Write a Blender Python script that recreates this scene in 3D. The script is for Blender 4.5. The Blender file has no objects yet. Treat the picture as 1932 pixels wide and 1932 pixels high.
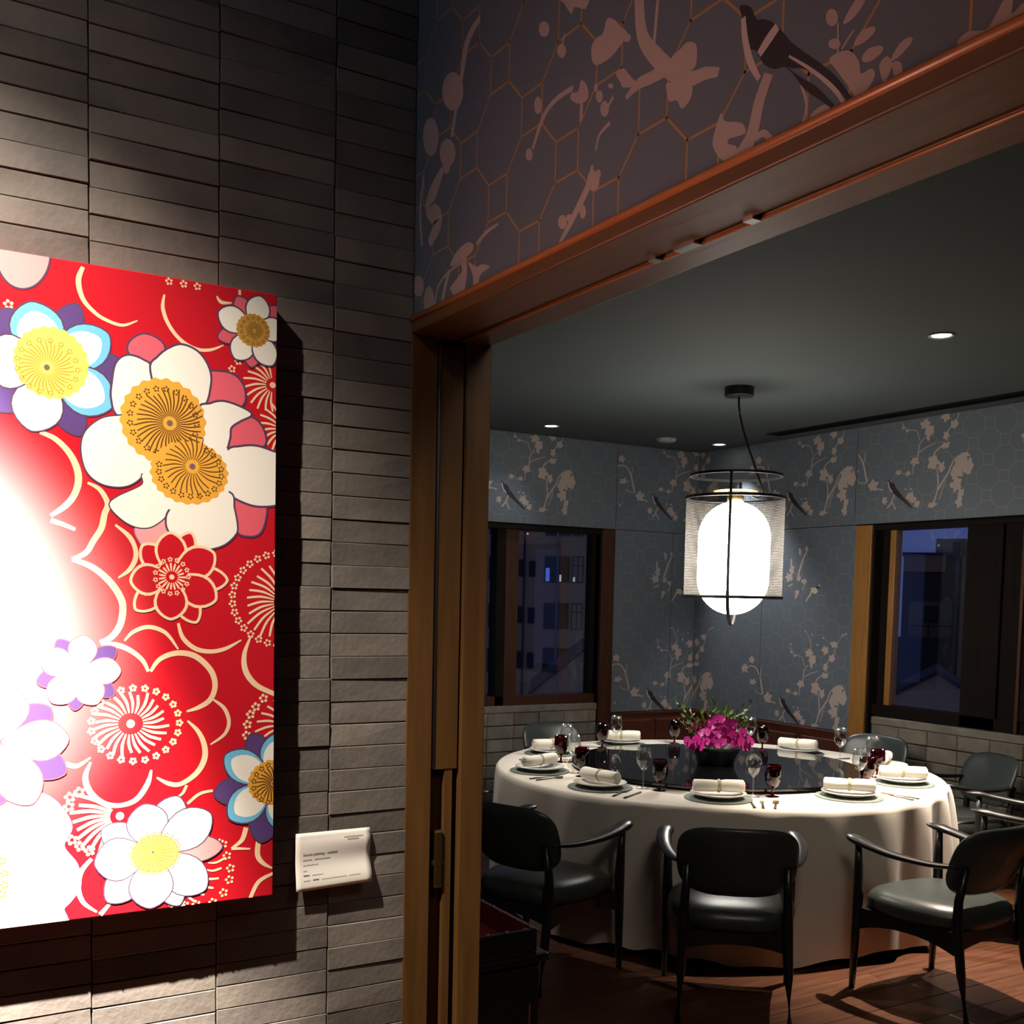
import bpy, bmesh, math, random
from mathutils import Vector, Matrix
rnd = random.Random(7)
PI = math.pi
sc = bpy.context.scene
col = sc.collection

# ------------------------------------------------------------------ camera
cd = bpy.data.cameras.new('camera'); cam = bpy.data.objects.new('camera', cd); col.objects.link(cam)
sc.camera = cam
EYE = Vector((0, 0, 1.7))
yaw, pitch, roll = math.radians(59.318), math.radians(-3.697), math.radians(-1.242)
fw = Vector((math.cos(yaw)*math.cos(pitch), math.sin(yaw)*math.cos(pitch), math.sin(pitch)))
r0 = Vector((math.sin(yaw), -math.cos(yaw), 0)); d0 = fw.cross(r0)
rt = math.cos(roll)*r0 + math.sin(roll)*d0; dn = -math.sin(roll)*r0 + math.cos(roll)*d0
M = Matrix((rt, -dn, -fw)).transposed().to_4x4(); M.translation = EYE
cam.matrix_world = M
cd.sensor_width = 36.0; cd.lens = 2040.5/1932*36; cd.shift_y = (1260.2-966)/1932
cd.clip_start = .05; cd.clip_end = 400

# ------------------------------------------------------------------ world, exposure, lights
sc.view_settings.view_transform = 'Standard'; sc.view_settings.look = 'None'
sc.view_settings.gamma = 1; sc.view_settings.use_curve_mapping = False
sc.view_settings.exposure = 0.0
sc.cycles.use_denoising = True
sc.cycles.max_bounces = 10; sc.cycles.transparent_max_bounces = 24
sc.cycles.caustics_reflective = False; sc.cycles.caustics_refractive = False
sc.cycles.sample_clamp_indirect = 4
w = bpy.data.worlds.new('world'); sc.world = w; w.use_nodes = True
bg = w.node_tree.nodes['Background']; bg.inputs[0].default_value = (.058, .078, .25, 1); bg.inputs[1].default_value = .9

def light(name, kind, loc, power, color, target=None, **kw):
    l = bpy.data.lights.new(name, kind); l.energy = power; l.color = color
    for k, v in kw.items(): setattr(l, k, v)
    o = bpy.data.objects.new(name, l); col.objects.link(o); o.location = loc
    if target is not None:
        o.rotation_euler = (Vector(target)-Vector(loc)).to_track_quat('-Z', 'Y').to_euler()
    return o
YB, XO, XJ, HZ = 2.13, 1.0028, 1.189, 2.279      # brick wall, opening plane, back of jamb, soffit height
XR, YL, HC = 6.25, 7.40, 3.0                     # window walls and ceiling of the dining room
TX, TY, TR = 4.17, 4.72, 1.25                    # round table
# picture spotlight in the hall, followed by two added fills
light('picture_spot', 'SPOT', (-.22, 1.42, 3.15), 4400, (1, .87, .73), (-.07, 2.13, .92), spot_size=math.radians(41), spot_blend=1.0, shadow_soft_size=.012)
light('picture_spot_wide', 'SPOT', (-.22, 1.42, 3.15), 400, (1, .87, .73), (.22, 2.13, .42), spot_size=math.radians(80), spot_blend=1.0, shadow_soft_size=.015)
light('picture_spot_spill', 'SPOT', (-.22, 1.42, 3.15), 19, (1, .87, .73), (.22, 2.13, .58), spot_size=math.radians(124), spot_blend=1.0, shadow_soft_size=.02)
light('hall_fill_warm', 'SPOT', (-1.0, .2, 3.25), 3, (1, .66, .46), (1.0, .6, 2.5), spot_size=math.radians(70), spot_blend=.9, shadow_soft_size=.05)  # added unseen lamp, weak warm fill for the header
light('hall_fill_cool', 'SPOT', (-1.15, 1.42, 3.15), 15, (.58, .77, 1), (1.0, 1.75, 2.35), spot_size=math.radians(60), spot_blend=.9, shadow_soft_size=.03)  # added cool fill for the left of the header, no fixture
# recessed downlights of the dining room; the last two are added fills
light('table_spot', 'SPOT', (4.425, 3.50, 2.985), 1000, (1, .84, .67), (4.52, 3.52, .75), spot_size=math.radians(62), spot_blend=.9, shadow_soft_size=.02)
light('window_spot', 'SPOT', (4.42, 6.95, 2.985), 9, (.85, .93, 1), (4.1, 7.3, 1.9), spot_size=math.radians(80), spot_blend=.8, shadow_soft_size=.03)
light('corner_spot', 'SPOT', (6.03, 6.89, 2.985), 260, (.95, .96, 1), (6.12, 6.45, 1.0), spot_size=math.radians(66), spot_blend=.8, shadow_soft_size=.03)
light('left_spot', 'SPOT', (3.15, 6.95, 2.985), 22, (.85, .93, 1), (3.3, 7.3, 1.7), spot_size=math.radians(95), spot_blend=.8, shadow_soft_size=.03)
light('right_spot', 'SPOT', (5.92, 3.70, 2.985), 330, (1, .84, .70), (5.0, 3.75, .45), spot_size=math.radians(46), spot_blend=.9, shadow_soft_size=.03)
light('table_fill_left', 'SPOT', (2.7, 5.4, 2.985), 235, (1, .90, .78), (3.9, 4.75, .85), spot_size=math.radians(62), spot_blend=.8, shadow_soft_size=.03)  # added out of view to brighten the flowers and table top
light('front_fill', 'SPOT', (1.62, .95, 2.94), 80, (1, .88, .74), (3.2, 3.6, .3), spot_size=math.radians(110), spot_blend=1, shadow_soft_size=.35)  # added soft fill for the cloth skirt, source unseen
LAMP_EMIT = 36.0

# ------------------------------------------------------------------ materials
MATS = {}
def mat(name, color, rough=.6, metal=0, noise=None, bump=None, rand=0, emit=None, spec=.5, coat=0, sheen=0):
    """principled material; noise = (scale, amount, second colour), bump = (scale, strength), rand = tint spread per object"""
    if name in MATS: return MATS[name]
    m = bpy.data.materials.new(name); m.use_nodes = True
    nt = m.node_tree; N = nt.nodes; L = nt.links; b = N['Principled BSDF']
    b.inputs['Base Color'].default_value = (*color, 1)
    b.inputs['Roughness'].default_value = rough; b.inputs['Metallic'].default_value = metal
    b.inputs['Specular IOR Level'].default_value = spec
    if coat: b.inputs['Coat Weight'].default_value = coat; b.inputs['Coat Roughness'].default_value = .08
    if sheen: b.inputs['Sheen Weight'].default_value = sheen
    if emit: b.inputs['Emission Color'].default_value = (*emit[0], 1); b.inputs['Emission Strength'].default_value = emit[1]
    tc = N.new('ShaderNodeTexCoord'); src = None
    if noise:
        n = N.new('ShaderNodeTexNoise'); n.inputs['Scale'].default_value = noise[0]; n.inputs['Detail'].default_value = 6
        L.new(tc.outputs['Object'], n.inputs['Vector'])
        r = N.new('ShaderNodeValToRGB'); r.color_ramp.elements[0].position = .38; r.color_ramp.elements[1].position = .68
        L.new(n.outputs['Fac'], r.inputs['Fac'])
        mx = N.new('ShaderNodeMix'); mx.data_type = 'RGBA'
        mx.inputs['A'].default_value = (*color, 1); mx.inputs['B'].default_value = (*noise[2], 1)
        mm = N.new('ShaderNodeMath'); mm.operation = 'MULTIPLY'; mm.inputs[1].default_value = noise[1]
        L.new(r.outputs['Color'], mm.inputs[0]); L.new(mm.outputs[0], mx.inputs['Factor'])
        src = mx.outputs['Result']
        if rand:
            oi = N.new('ShaderNodeObjectInfo'); ad = N.new('ShaderNodeVectorMath'); ad.operation = 'MULTIPLY_ADD'
            L.new(tc.outputs['Object'], ad.inputs[0]); ad.inputs[1].default_value = (1, 1, 1)
            sm = N.new('ShaderNodeMath'); sm.operation = 'MULTIPLY'; sm.inputs[1].default_value = 37
            L.new(oi.outputs['Random'], sm.inputs[0]); L.new(sm.outputs[0], ad.inputs[2]); L.new(ad.outputs[0], n.inputs['Vector'])
    if rand:
        oi = N.new('ShaderNodeObjectInfo'); hs = N.new('ShaderNodeHueSaturation')
        mr = N.new('ShaderNodeMapRange'); mr.inputs['To Min'].default_value = 1-rand; mr.inputs['To Max'].default_value = 1+rand
        L.new(oi.outputs['Random'], mr.inputs['Value']); L.new(mr.outputs[0], hs.inputs['Value'])
        if src: L.new(src, hs.inputs['Color'])
        else: hs.inputs['Color'].default_value = (*color, 1)
        src = hs.outputs['Color']
    if src: L.new(src, b.inputs['Base Color'])
    if bump:
        n2 = N.new('ShaderNodeTexNoise'); n2.inputs['Scale'].default_value = bump[0]; n2.inputs['Detail'].default_value = 5
        L.new(tc.outputs['Object'], n2.inputs['Vector'])
        bp = N.new('ShaderNodeBump'); bp.inputs['Strength'].default_value = bump[1]; bp.inputs['Distance'].default_value = .004
        L.new(n2.outputs['Fac'], bp.inputs['Height']); L.new(bp.outputs[0], b.inputs['Normal'])
    MATS[name] = m
    return m
def wood(name, c1, c2, scale=3, rough=.45, axis=0, coat=0):
    if name in MATS: return MATS[name]
    m = bpy.data.materials.new(name); m.use_nodes = True
    nt = m.node_tree; N = nt.nodes; L = nt.links; b = N['Principled BSDF']; b.inputs['Roughness'].default_value = rough
    if coat: b.inputs['Coat Weight'].default_value = coat
    tc = N.new('ShaderNodeTexCoord'); mp = N.new('ShaderNodeMapping'); s = [18, 18, 18]; s[axis] = 1.2
    mp.inputs['Scale'].default_value = [v*scale/3 for v in s]; L.new(tc.outputs['Object'], mp.inputs['Vector'])
    oi = N.new('ShaderNodeObjectInfo'); cx = N.new('ShaderNodeMath'); cx.operation = 'MULTIPLY'; cx.inputs[1].default_value = 23
    L.new(oi.outputs['Random'], cx.inputs[0]); L.new(cx.outputs[0], mp.inputs['Location'])
    n = N.new('ShaderNodeTexNoise'); n.inputs['Scale'].default_value = 2.2; n.inputs['Detail'].default_value = 7; n.inputs['Distortion'].default_value = .6
    L.new(mp.outputs[0], n.inputs['Vector'])
    r = N.new('ShaderNodeValToRGB'); r.color_ramp.elements[0].position = .33; r.color_ramp.elements[1].position = .7
    r.color_ramp.elements[0].color = (*c1, 1); r.color_ramp.elements[1].color = (*c2, 1)
    L.new(n.outputs['Fac'], r.inputs['Fac']); L.new(r.outputs[0], b.inputs['Base Color'])
    bp = N.new('ShaderNodeBump'); bp.inputs['Strength'].default_value = .15; bp.inputs['Distance'].default_value = .002
    L.new(n.outputs['Fac'], bp.inputs['Height']); L.new(bp.outputs[0], b.inputs['Normal'])
    MATS[name] = m
    return m
def glass(name, color, thin=True, rough=0, tint=1.0):
    """clear glass: sees through, with a fresnel reflection"""
    if name in MATS: return MATS[name]
    m = bpy.data.materials.new(name); m.use_nodes = True
    nt = m.node_tree; N = nt.nodes; L = nt.links
    N.remove(N['Principled BSDF']); out = N['Material Output']
    tr = N.new('ShaderNodeBsdfTransparent'); tr.inputs[0].default_value = (*color, 1)
    gl = N.new('ShaderNodeBsdfGlossy'); gl.inputs['Roughness'].default_value = rough; gl.inputs[0].default_value = (1, 1, 1, 1)
    lw = N.new('ShaderNodeLayerWeight'); lw.inputs['Blend'].default_value = .28
    mr = N.new('ShaderNodeMapRange'); mr.inputs['To Min'].default_value = .035*tint; mr.inputs['To Max'].default_value = .55*tint
    L.new(lw.outputs['Facing'], mr.inputs['Value'])
    mx = N.new('ShaderNodeMixShader'); L.new(mr.outputs[0], mx.inputs[0]); L.new(tr.outputs[0], mx.inputs[1]); L.new(gl.outputs[0], mx.inputs[2])
    L.new(mx.outputs[0], out.inputs['Surface'])
    MATS[name] = m
    return m

mat('brick', (.205, .18, .155), .72, noise=(5, .75, (.085, .075, .075)), bump=(60, .35), rand=.30)
mat('mortar', (.03, .026, .022), .9)
mat('limewash', (.20, .175, .14), .85, noise=(9, .6, (.10, .085, .065)), bump=(45, .5), rand=.25)
mat('wallpaper', (.108, .129, .150), .62, noise=(2.2, .35, (.092, .111, .130)), bump=(420, .12))
mat('lattice', (.36, .21, .07), .5); mat('lattice_room_light', (.235, .215, .165), .55)  # one wallpaper ink twice: hall's warm and room's cool light put into colour
mat('petal', (.40, .315, .27), .6); mat('petal2', (.50, .40, .35), .6); mat('finch', (.55, .45, .30), .6); mat('bird', (.022, .012, .014), .6)
mat('ceiling_paint', (.043, .053, .051), .85, bump=(90, .05))
mat('dark_void', (.006, .006, .006), .95, spec=.02)
wood('trim_wood', (.11, .050, .014), (.165, .078, .022), 3, .42, 2)
wood('soffit_wood', (.10, .045, .013), (.15, .070, .021), 3, .42, 1)
wood('casing_red', (.040, .012, .005), (.065, .022, .008), 3, .6, 2); MATS['casing_red'].node_tree.nodes['Principled BSDF'].inputs['Specular IOR Level'].default_value = .2; wood('bead_wood', (.36, .13, .045), (.44, .17, .06), 3, .22, 1)
wood('casing_amber', (.26, .115, .022), (.34, .16, .034), 3, .4, 2)
wood('mahogany', (.055, .014, .007), (.095, .028, .012), 3, .4, 0)
wood('frame_dark', (.006, .004, .003), (.011, .007, .005), 3, .85, 2); MATS['frame_dark'].node_tree.nodes['Principled BSDF'].inputs['Specular IOR Level'].default_value = .12
wood('floor_wood', (.062, .020, .009), (.12, .046, .021), 3, .38, 0)
mat('black_lacquer', (.006, .006, .006), .36, coat=.15)
mat('leather', (.038, .046, .042), .34, bump=(260, .12), noise=(14, .4, (.031, .038, .035)))
mat('cloth', (.72, .66, .58), .85, bump=(500, .10), sheen=.2)
mat('napkin', (.80, .76, .67), .8, bump=(700, .15), sheen=.2)
mat('napkin_ring', (.42, .36, .20), .5)
mat('porcelain', (.80, .78, .72), .18, coat=.4)
mat('slate_mat', (.155, .185, .160), .6, bump=(150, .2), noise=(40, .4, (.11, .135, .12)))
mat('black_glass', (.004, .004, .005), .03, spec=.8)
mat('matte_black', (.008, .008, .008), .45)
mat('brass', (.62, .42, .16), .32, 1); mat('steel', (.45, .45, .46), .28, 1); mat('dark_bronze', (.10, .07, .05), .35, 1)
mat('orchid', (.70, .016, .34), .45, noise=(30, .5, (.55, .010, .30)), sheen=.2); mat('orchid_lip', (.40, .02, .25), .4)
mat('leaf_bright', (.17, .30, .035), .5, rand=.35); mat('leaf_mid', (.09, .16, .035), .5, rand=.35); mat('bud', (.50, .52, .20), .5, rand=.2)
mat('red_lacquer', (.20, .012, .008), .22, coat=.5); mat('paper', (.88, .84, .77), .8); mat('ink', (.10, .09, .08), .8); mat('ink_pale', (.42, .39, .36), .8)
mat('lamp_globe', (.9, .9, .9), .4, emit=((1, .95, .87), LAMP_EMIT))
mat('bulb', (1, 1, 1), .4, emit=((1, .93, .84), 14)); mat('downlight_rim', (.30, .30, .30), .4)
mat('facade', (.42, .26, .115), .9, noise=(.25, .3, (.36, .22, .10))); mat('ext_dark', (.035, .03, .025), .9); mat('ext_tan', (.30, .17, .06), .9); mat('ext_grey', (.28, .19, .10), .9)
mat('ext_roof', (.40, .26, .13), .9); mat('ext_brown', (.05, .022, .010), .9)
mat('lit_blue', (.1, .1, .1), .5, emit=((.10, .20, 1.0), .55)); mat('lit_white', (.1, .1, .1), .5, emit=((.75, .85, 1), .45)); mat('lit_red', (.1, 0, 0), .5, emit=((1, .25, .2), 1.2))
glass('pane_glass', (.90, .92, .92), tint=.6); glass('clear_glass', (.96, .97, .96), tint=1.2); glass('red_glass', (.36, .003, .010), tint=.7)
# printed inks of the painting
mat('white', (.84, .80, .72), .38); mat('plum', (.085, .045, .095), .4); mat('purple', (.095, .050, .19), .4); mat('lilac', (.45, .25, .50), .4); mat('rose', (.50, .08, .10), .4)
mat('cyan', (.16, .48, .72), .4); mat('lemon', (.86, .68, .12), .4); mat('lemonpale', (.86, .82, .52), .4); mat('ochrepale', (.70, .60, .22), .4); mat('ochre', (.42, .20, .03), .4); mat('greyplum', (.16, .10, .12), .4)
mat('gold', (.74, .36, .045), .4); mat('ochregold', (.50, .26, .045), .4); mat('brown', (.13, .05, .012), .4); mat('pink', (.70, .11, .15), .4); mat('blush', (.80, .33, .33), .4); mat('line', (.84, .60, .38), .4)
def red_ground_glare(x0, x1):  # pales around one point: spotlight glare put into the base colour
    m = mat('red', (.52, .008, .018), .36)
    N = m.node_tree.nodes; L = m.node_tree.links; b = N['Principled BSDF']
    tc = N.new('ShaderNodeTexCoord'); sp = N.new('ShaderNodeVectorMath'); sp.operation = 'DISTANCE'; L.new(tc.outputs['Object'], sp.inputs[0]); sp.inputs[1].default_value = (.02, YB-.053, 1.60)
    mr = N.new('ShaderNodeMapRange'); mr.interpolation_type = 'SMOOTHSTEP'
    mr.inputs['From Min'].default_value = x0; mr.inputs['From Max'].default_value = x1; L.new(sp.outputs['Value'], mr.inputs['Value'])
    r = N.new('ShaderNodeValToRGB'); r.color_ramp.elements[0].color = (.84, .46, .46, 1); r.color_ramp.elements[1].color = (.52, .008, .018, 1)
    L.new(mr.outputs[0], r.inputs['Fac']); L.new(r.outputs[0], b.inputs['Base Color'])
red_ground_glare(.05, .47)
def shade_mesh():
    m = bpy.data.materials.new('shade_mesh'); m.use_nodes = True; MATS['shade_mesh'] = m
    N = m.node_tree.nodes; L = m.node_tree.links; b = N['Principled BSDF']; out = N['Material Output']
    b.inputs['Base Color'].default_value = (.075, .066, .056, 1); b.inputs['Roughness'].default_value = .5
    tc = N.new('ShaderNodeTexCoord'); sp = N.new('ShaderNodeSeparateXYZ'); L.new(tc.outputs['UV'], sp.inputs[0])
    def wv(o, k):
        a = N.new('ShaderNodeMath'); a.operation = 'MULTIPLY'; a.inputs[1].default_value = k; L.new(o, a.inputs[0])
        s = N.new('ShaderNodeMath'); s.operation = 'SINE'; L.new(a.outputs[0], s.inputs[0])
        g = N.new('ShaderNodeMath'); g.operation = 'GREATER_THAN'; g.inputs[1].default_value = .1; L.new(s.outputs[0], g.inputs[0]); return g.outputs[0]
    mx = N.new('ShaderNodeMath'); mx.operation = 'MAXIMUM'; L.new(wv(sp.outputs['X'], 190*2*PI), mx.inputs[0]); L.new(wv(sp.outputs['Y'], 62*2*PI), mx.inputs[1])
    tr = N.new('ShaderNodeBsdfTransparent'); ms = N.new('ShaderNodeMixShader')
    mu = N.new('ShaderNodeMath'); mu.operation = 'MULTIPLY'; mu.inputs[1].default_value = .80; L.new(mx.outputs[0], mu.inputs[0])
    L.new(mu.outputs[0], ms.inputs[0]); L.new(tr.outputs[0], ms.inputs[1]); L.new(b.outputs[0], ms.inputs[2]); L.new(ms.outputs[0], out.inputs['Surface'])
shade_mesh()

# ------------------------------------------------------------------ mesh helpers
def link(name, me, m, parent=None, smooth=False):
    o = bpy.data.objects.new(name, me); col.objects.link(o)
    for x in (m if isinstance(m, (list, tuple)) else [m]): me.materials.append(MATS[x])
    if smooth:
        for p in me.polygons: p.use_smooth = True
    if parent: o.parent = parent
    return o
def from_py(name, V, F, m, parent=None, smooth=False, mi=None):
    me = bpy.data.meshes.new(name); me.from_pydata([tuple(v) for v in V], [], F); me.update()
    o = link(name, me, m, parent, smooth)
    if mi:
        for p, i in zip(me.polygons, mi): p.material_index = i
    return o
class MB:
    def __init__(s): s.V = []; s.F = []
    def add(s, V, F):
        n = len(s.V); s.V += [tuple(v) for v in V]; s.F += [tuple(i+n for i in f) for f in F]; return s
    def box(s, a, b):
        x0, y0, z0 = a; x1, y1, z1 = b
        return s.add([(x0,y0,z0),(x1,y0,z0),(x1,y1,z0),(x0,y1,z0),(x0,y0,z1),(x1,y0,z1),(x1,y1,z1),(x0,y1,z1)], [(0,3,2,1),(4,5,6,7),(0,1,5,4),(1,2,6,5),(2,3,7,6),(3,0,4,7)])
    def tube(s, P, R, n=10, flat=None, cap=True, closed=False):
        """tube through points P with radius R (number or list); flat = (sideways factor, vertical factor)"""
        P = [Vector(p) for p in P]; R = R if isinstance(R, (list, tuple)) else [R]*len(P)
        V = []; F = []; up = Vector((0, 0, 1))
        for i, p in enumerate(P):
            t = (P[(i+1) % len(P)]-P[i-1]) if closed else (P[min(i+1, len(P)-1)]-P[max(i-1, 0)])
            t.normalize(); a = t.cross(up)
            if a.length < .2: a = t.cross(Vector((0, 1, 0)))
            a.normalize(); b = a.cross(t)
            fx, fy = flat or (1, 1)
            for k in range(n):
                an = 2*PI*k/n; V.append(p+a*math.cos(an)*R[i]*fx+b*math.sin(an)*R[i]*fy)
        m = len(P)
        for i in range(m if closed else m-1):
            for k in range(n):
                j = (i+1) % m
                F.append((i*n+k, i*n+(k+1) % n, j*n+(k+1) % n, j*n+k))
        if cap and not closed:
            F.append(tuple(range(n-1, -1, -1))); F.append(tuple((m-1)*n+k for k in range(n)))
        return s.add(V, F)
    def lathe(s, prof, n=24, c=(0, 0, 0), cap=True):
        V = []; F = []
        for r, z in prof:
            for k in range(n): V.append((c[0]+r*math.cos(2*PI*k/n), c[1]+r*math.sin(2*PI*k/n), c[2]+z))
        for i in range(len(prof)-1):
            for k in range(n): F.append((i*n+k, i*n+(k+1) % n, (i+1)*n+(k+1) % n, (i+1)*n+k))
        if cap:
            if prof[0][0] > 1e-6: F.append(tuple(range(n-1, -1, -1)))
            if prof[-1][0] > 1e-6: F.append(tuple((len(prof)-1)*n+k for k in range(n)))
        return s.add(V, F)
    def obj(s, name, m, parent=None, smooth=False, bevel=0, mod=None):
        o = from_py(name, s.V, s.F, m, parent, smooth)
        if bevel:
            b = o.modifiers.new('bevel', 'BEVEL'); b.width = bevel; b.segments = 2; b.limit_method = 'ANGLE'
        return o
def box(name, a, b, m, parent=None, bevel=0): return MB().box(a, b).obj(name, m, parent, bevel=bevel)
def autosmooth(o, ang=40):
    for p in o.data.polygons: p.use_smooth = True
    try: o.data.set_sharp_from_angle(angle=math.radians(ang))
    except Exception: pass
    return o
def empty(name, loc=(0, 0, 0), rz=0):
    o = bpy.data.objects.new(name, None); col.objects.link(o); o.location = loc; o.rotation_euler.z = rz; o.empty_display_size = .05; return o
def tag(o, label, cat, group=None):
    o['label'] = label; o['category'] = cat
    if group: o['group'] = group
    return o
def structure(o): o['kind'] = 'structure'; return o
KIDS = {}
def dup(root, loc, rz=0, label=None, group=None):
    r = root.copy(); col.objects.link(r); r.location = loc; r.rotation_euler.z = rz
    if label: r['label'] = label
    if group: r['group'] = group
    for ch in list(root.children):
        c = ch.copy(); col.objects.link(c); c.parent = r
        for g in list(ch.children):
            d = g.copy(); col.objects.link(d); d.parent = c
    return r

# flat print: polygons in plane coordinates, clipped to a rectangle
def clip(P, r):
    x0, x1, z0, z1 = r
    for ax, val, sg in ((0, x0, 1), (0, x1, -1), (1, z0, 1), (1, z1, -1)):
        out = []
        for i in range(len(P)):
            a, b = P[i-1], P[i]; da, db = sg*(a[ax]-val), sg*(b[ax]-val)
            if (da >= 0) != (db >= 0):
                t = da/(da-db); out.append((a[0]+(b[0]-a[0])*t, a[1]+(b[1]-a[1])*t))
            if db >= 0: out.append(b)
        P = out
        if len(P) < 3: return []
    return P
def cat_closed(P, n=4):
    out = []; m = len(P)
    for i in range(m):
        p0, p1, p2, p3 = P[i-1], P[i], P[(i+1) % m], P[(i+2) % m]
        for k in range(n):
            t = k/n; out.append(tuple(.5*(2*b+(c-a)*t+(2*a-5*b+4*c-d)*t*t+(3*b-a-3*c+d)*t**3) for a, b, c, d in zip(p0, p1, p2, p3)))
    return out
def cat_open(P, n=5):
    out = []; m = len(P)
    for i in range(m-1):
        p0, p1, p2, p3 = P[max(i-1, 0)], P[i], P[i+1], P[min(i+2, m-1)]
        for k in range(n):
            t = k/n; out.append(tuple(.5*(2*b+(c-a)*t+(2*a-5*b+4*c-d)*t*t+(3*b-a-3*c+d)*t**3) for a, b, c, d in zip(p0, p1, p2, p3)))
    out.append(P[-1]); return out
def ribbon(P, W):
    """quads of a tapered stroke"""
    Q = cat_open([(*p, w) for p, w in zip(P, W)], 5 if len(P) > 2 else 1); L = []; Rr = []
    for i, q in enumerate(Q):
        a = Q[max(i-1, 0)]; b = Q[min(i+1, len(Q)-1)]; tx, tz = b[0]-a[0], b[1]-a[1]; l = math.hypot(tx, tz) or 1
        nx, nz = -tz/l*max(q[2], 0)/2, tx/l*max(q[2], 0)/2
        L.append((q[0]+nx, q[1]+nz)); Rr.append((q[0]-nx, q[1]-nz))
    return [[L[i], L[i+1], Rr[i+1], Rr[i]] for i in range(len(Q)-1)]
class Print:
    def __init__(s, rect, step=3e-6): s.rect = rect; s.items = []; s.layer = 0; s.step = step
    def poly(s, m, P):
        P = clip(P, s.rect)
        if len(P) >= 3: s.items.append((m, s.layer, P))
    def up(s): s.layer += 1
    def build(s, name, fn, parent, base=1.5e-4):
        V = []; F = []; mi = []; mats = []
        for m, ly, P in s.items:
            if m not in mats: mats.append(m)
            n = len(V); V += [fn(p[0], p[1], base+ly*s.step) for p in P]; F.append(tuple(range(n, n+len(P)))); mi.append(mats.index(m))
        if not V: return None
        return from_py(name, V, F, mats, parent, mi=mi)
def pairs(a): return [(a[i]/1e4, a[i+1]/1e4) for i in range(0, len(a), 2)]

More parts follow.
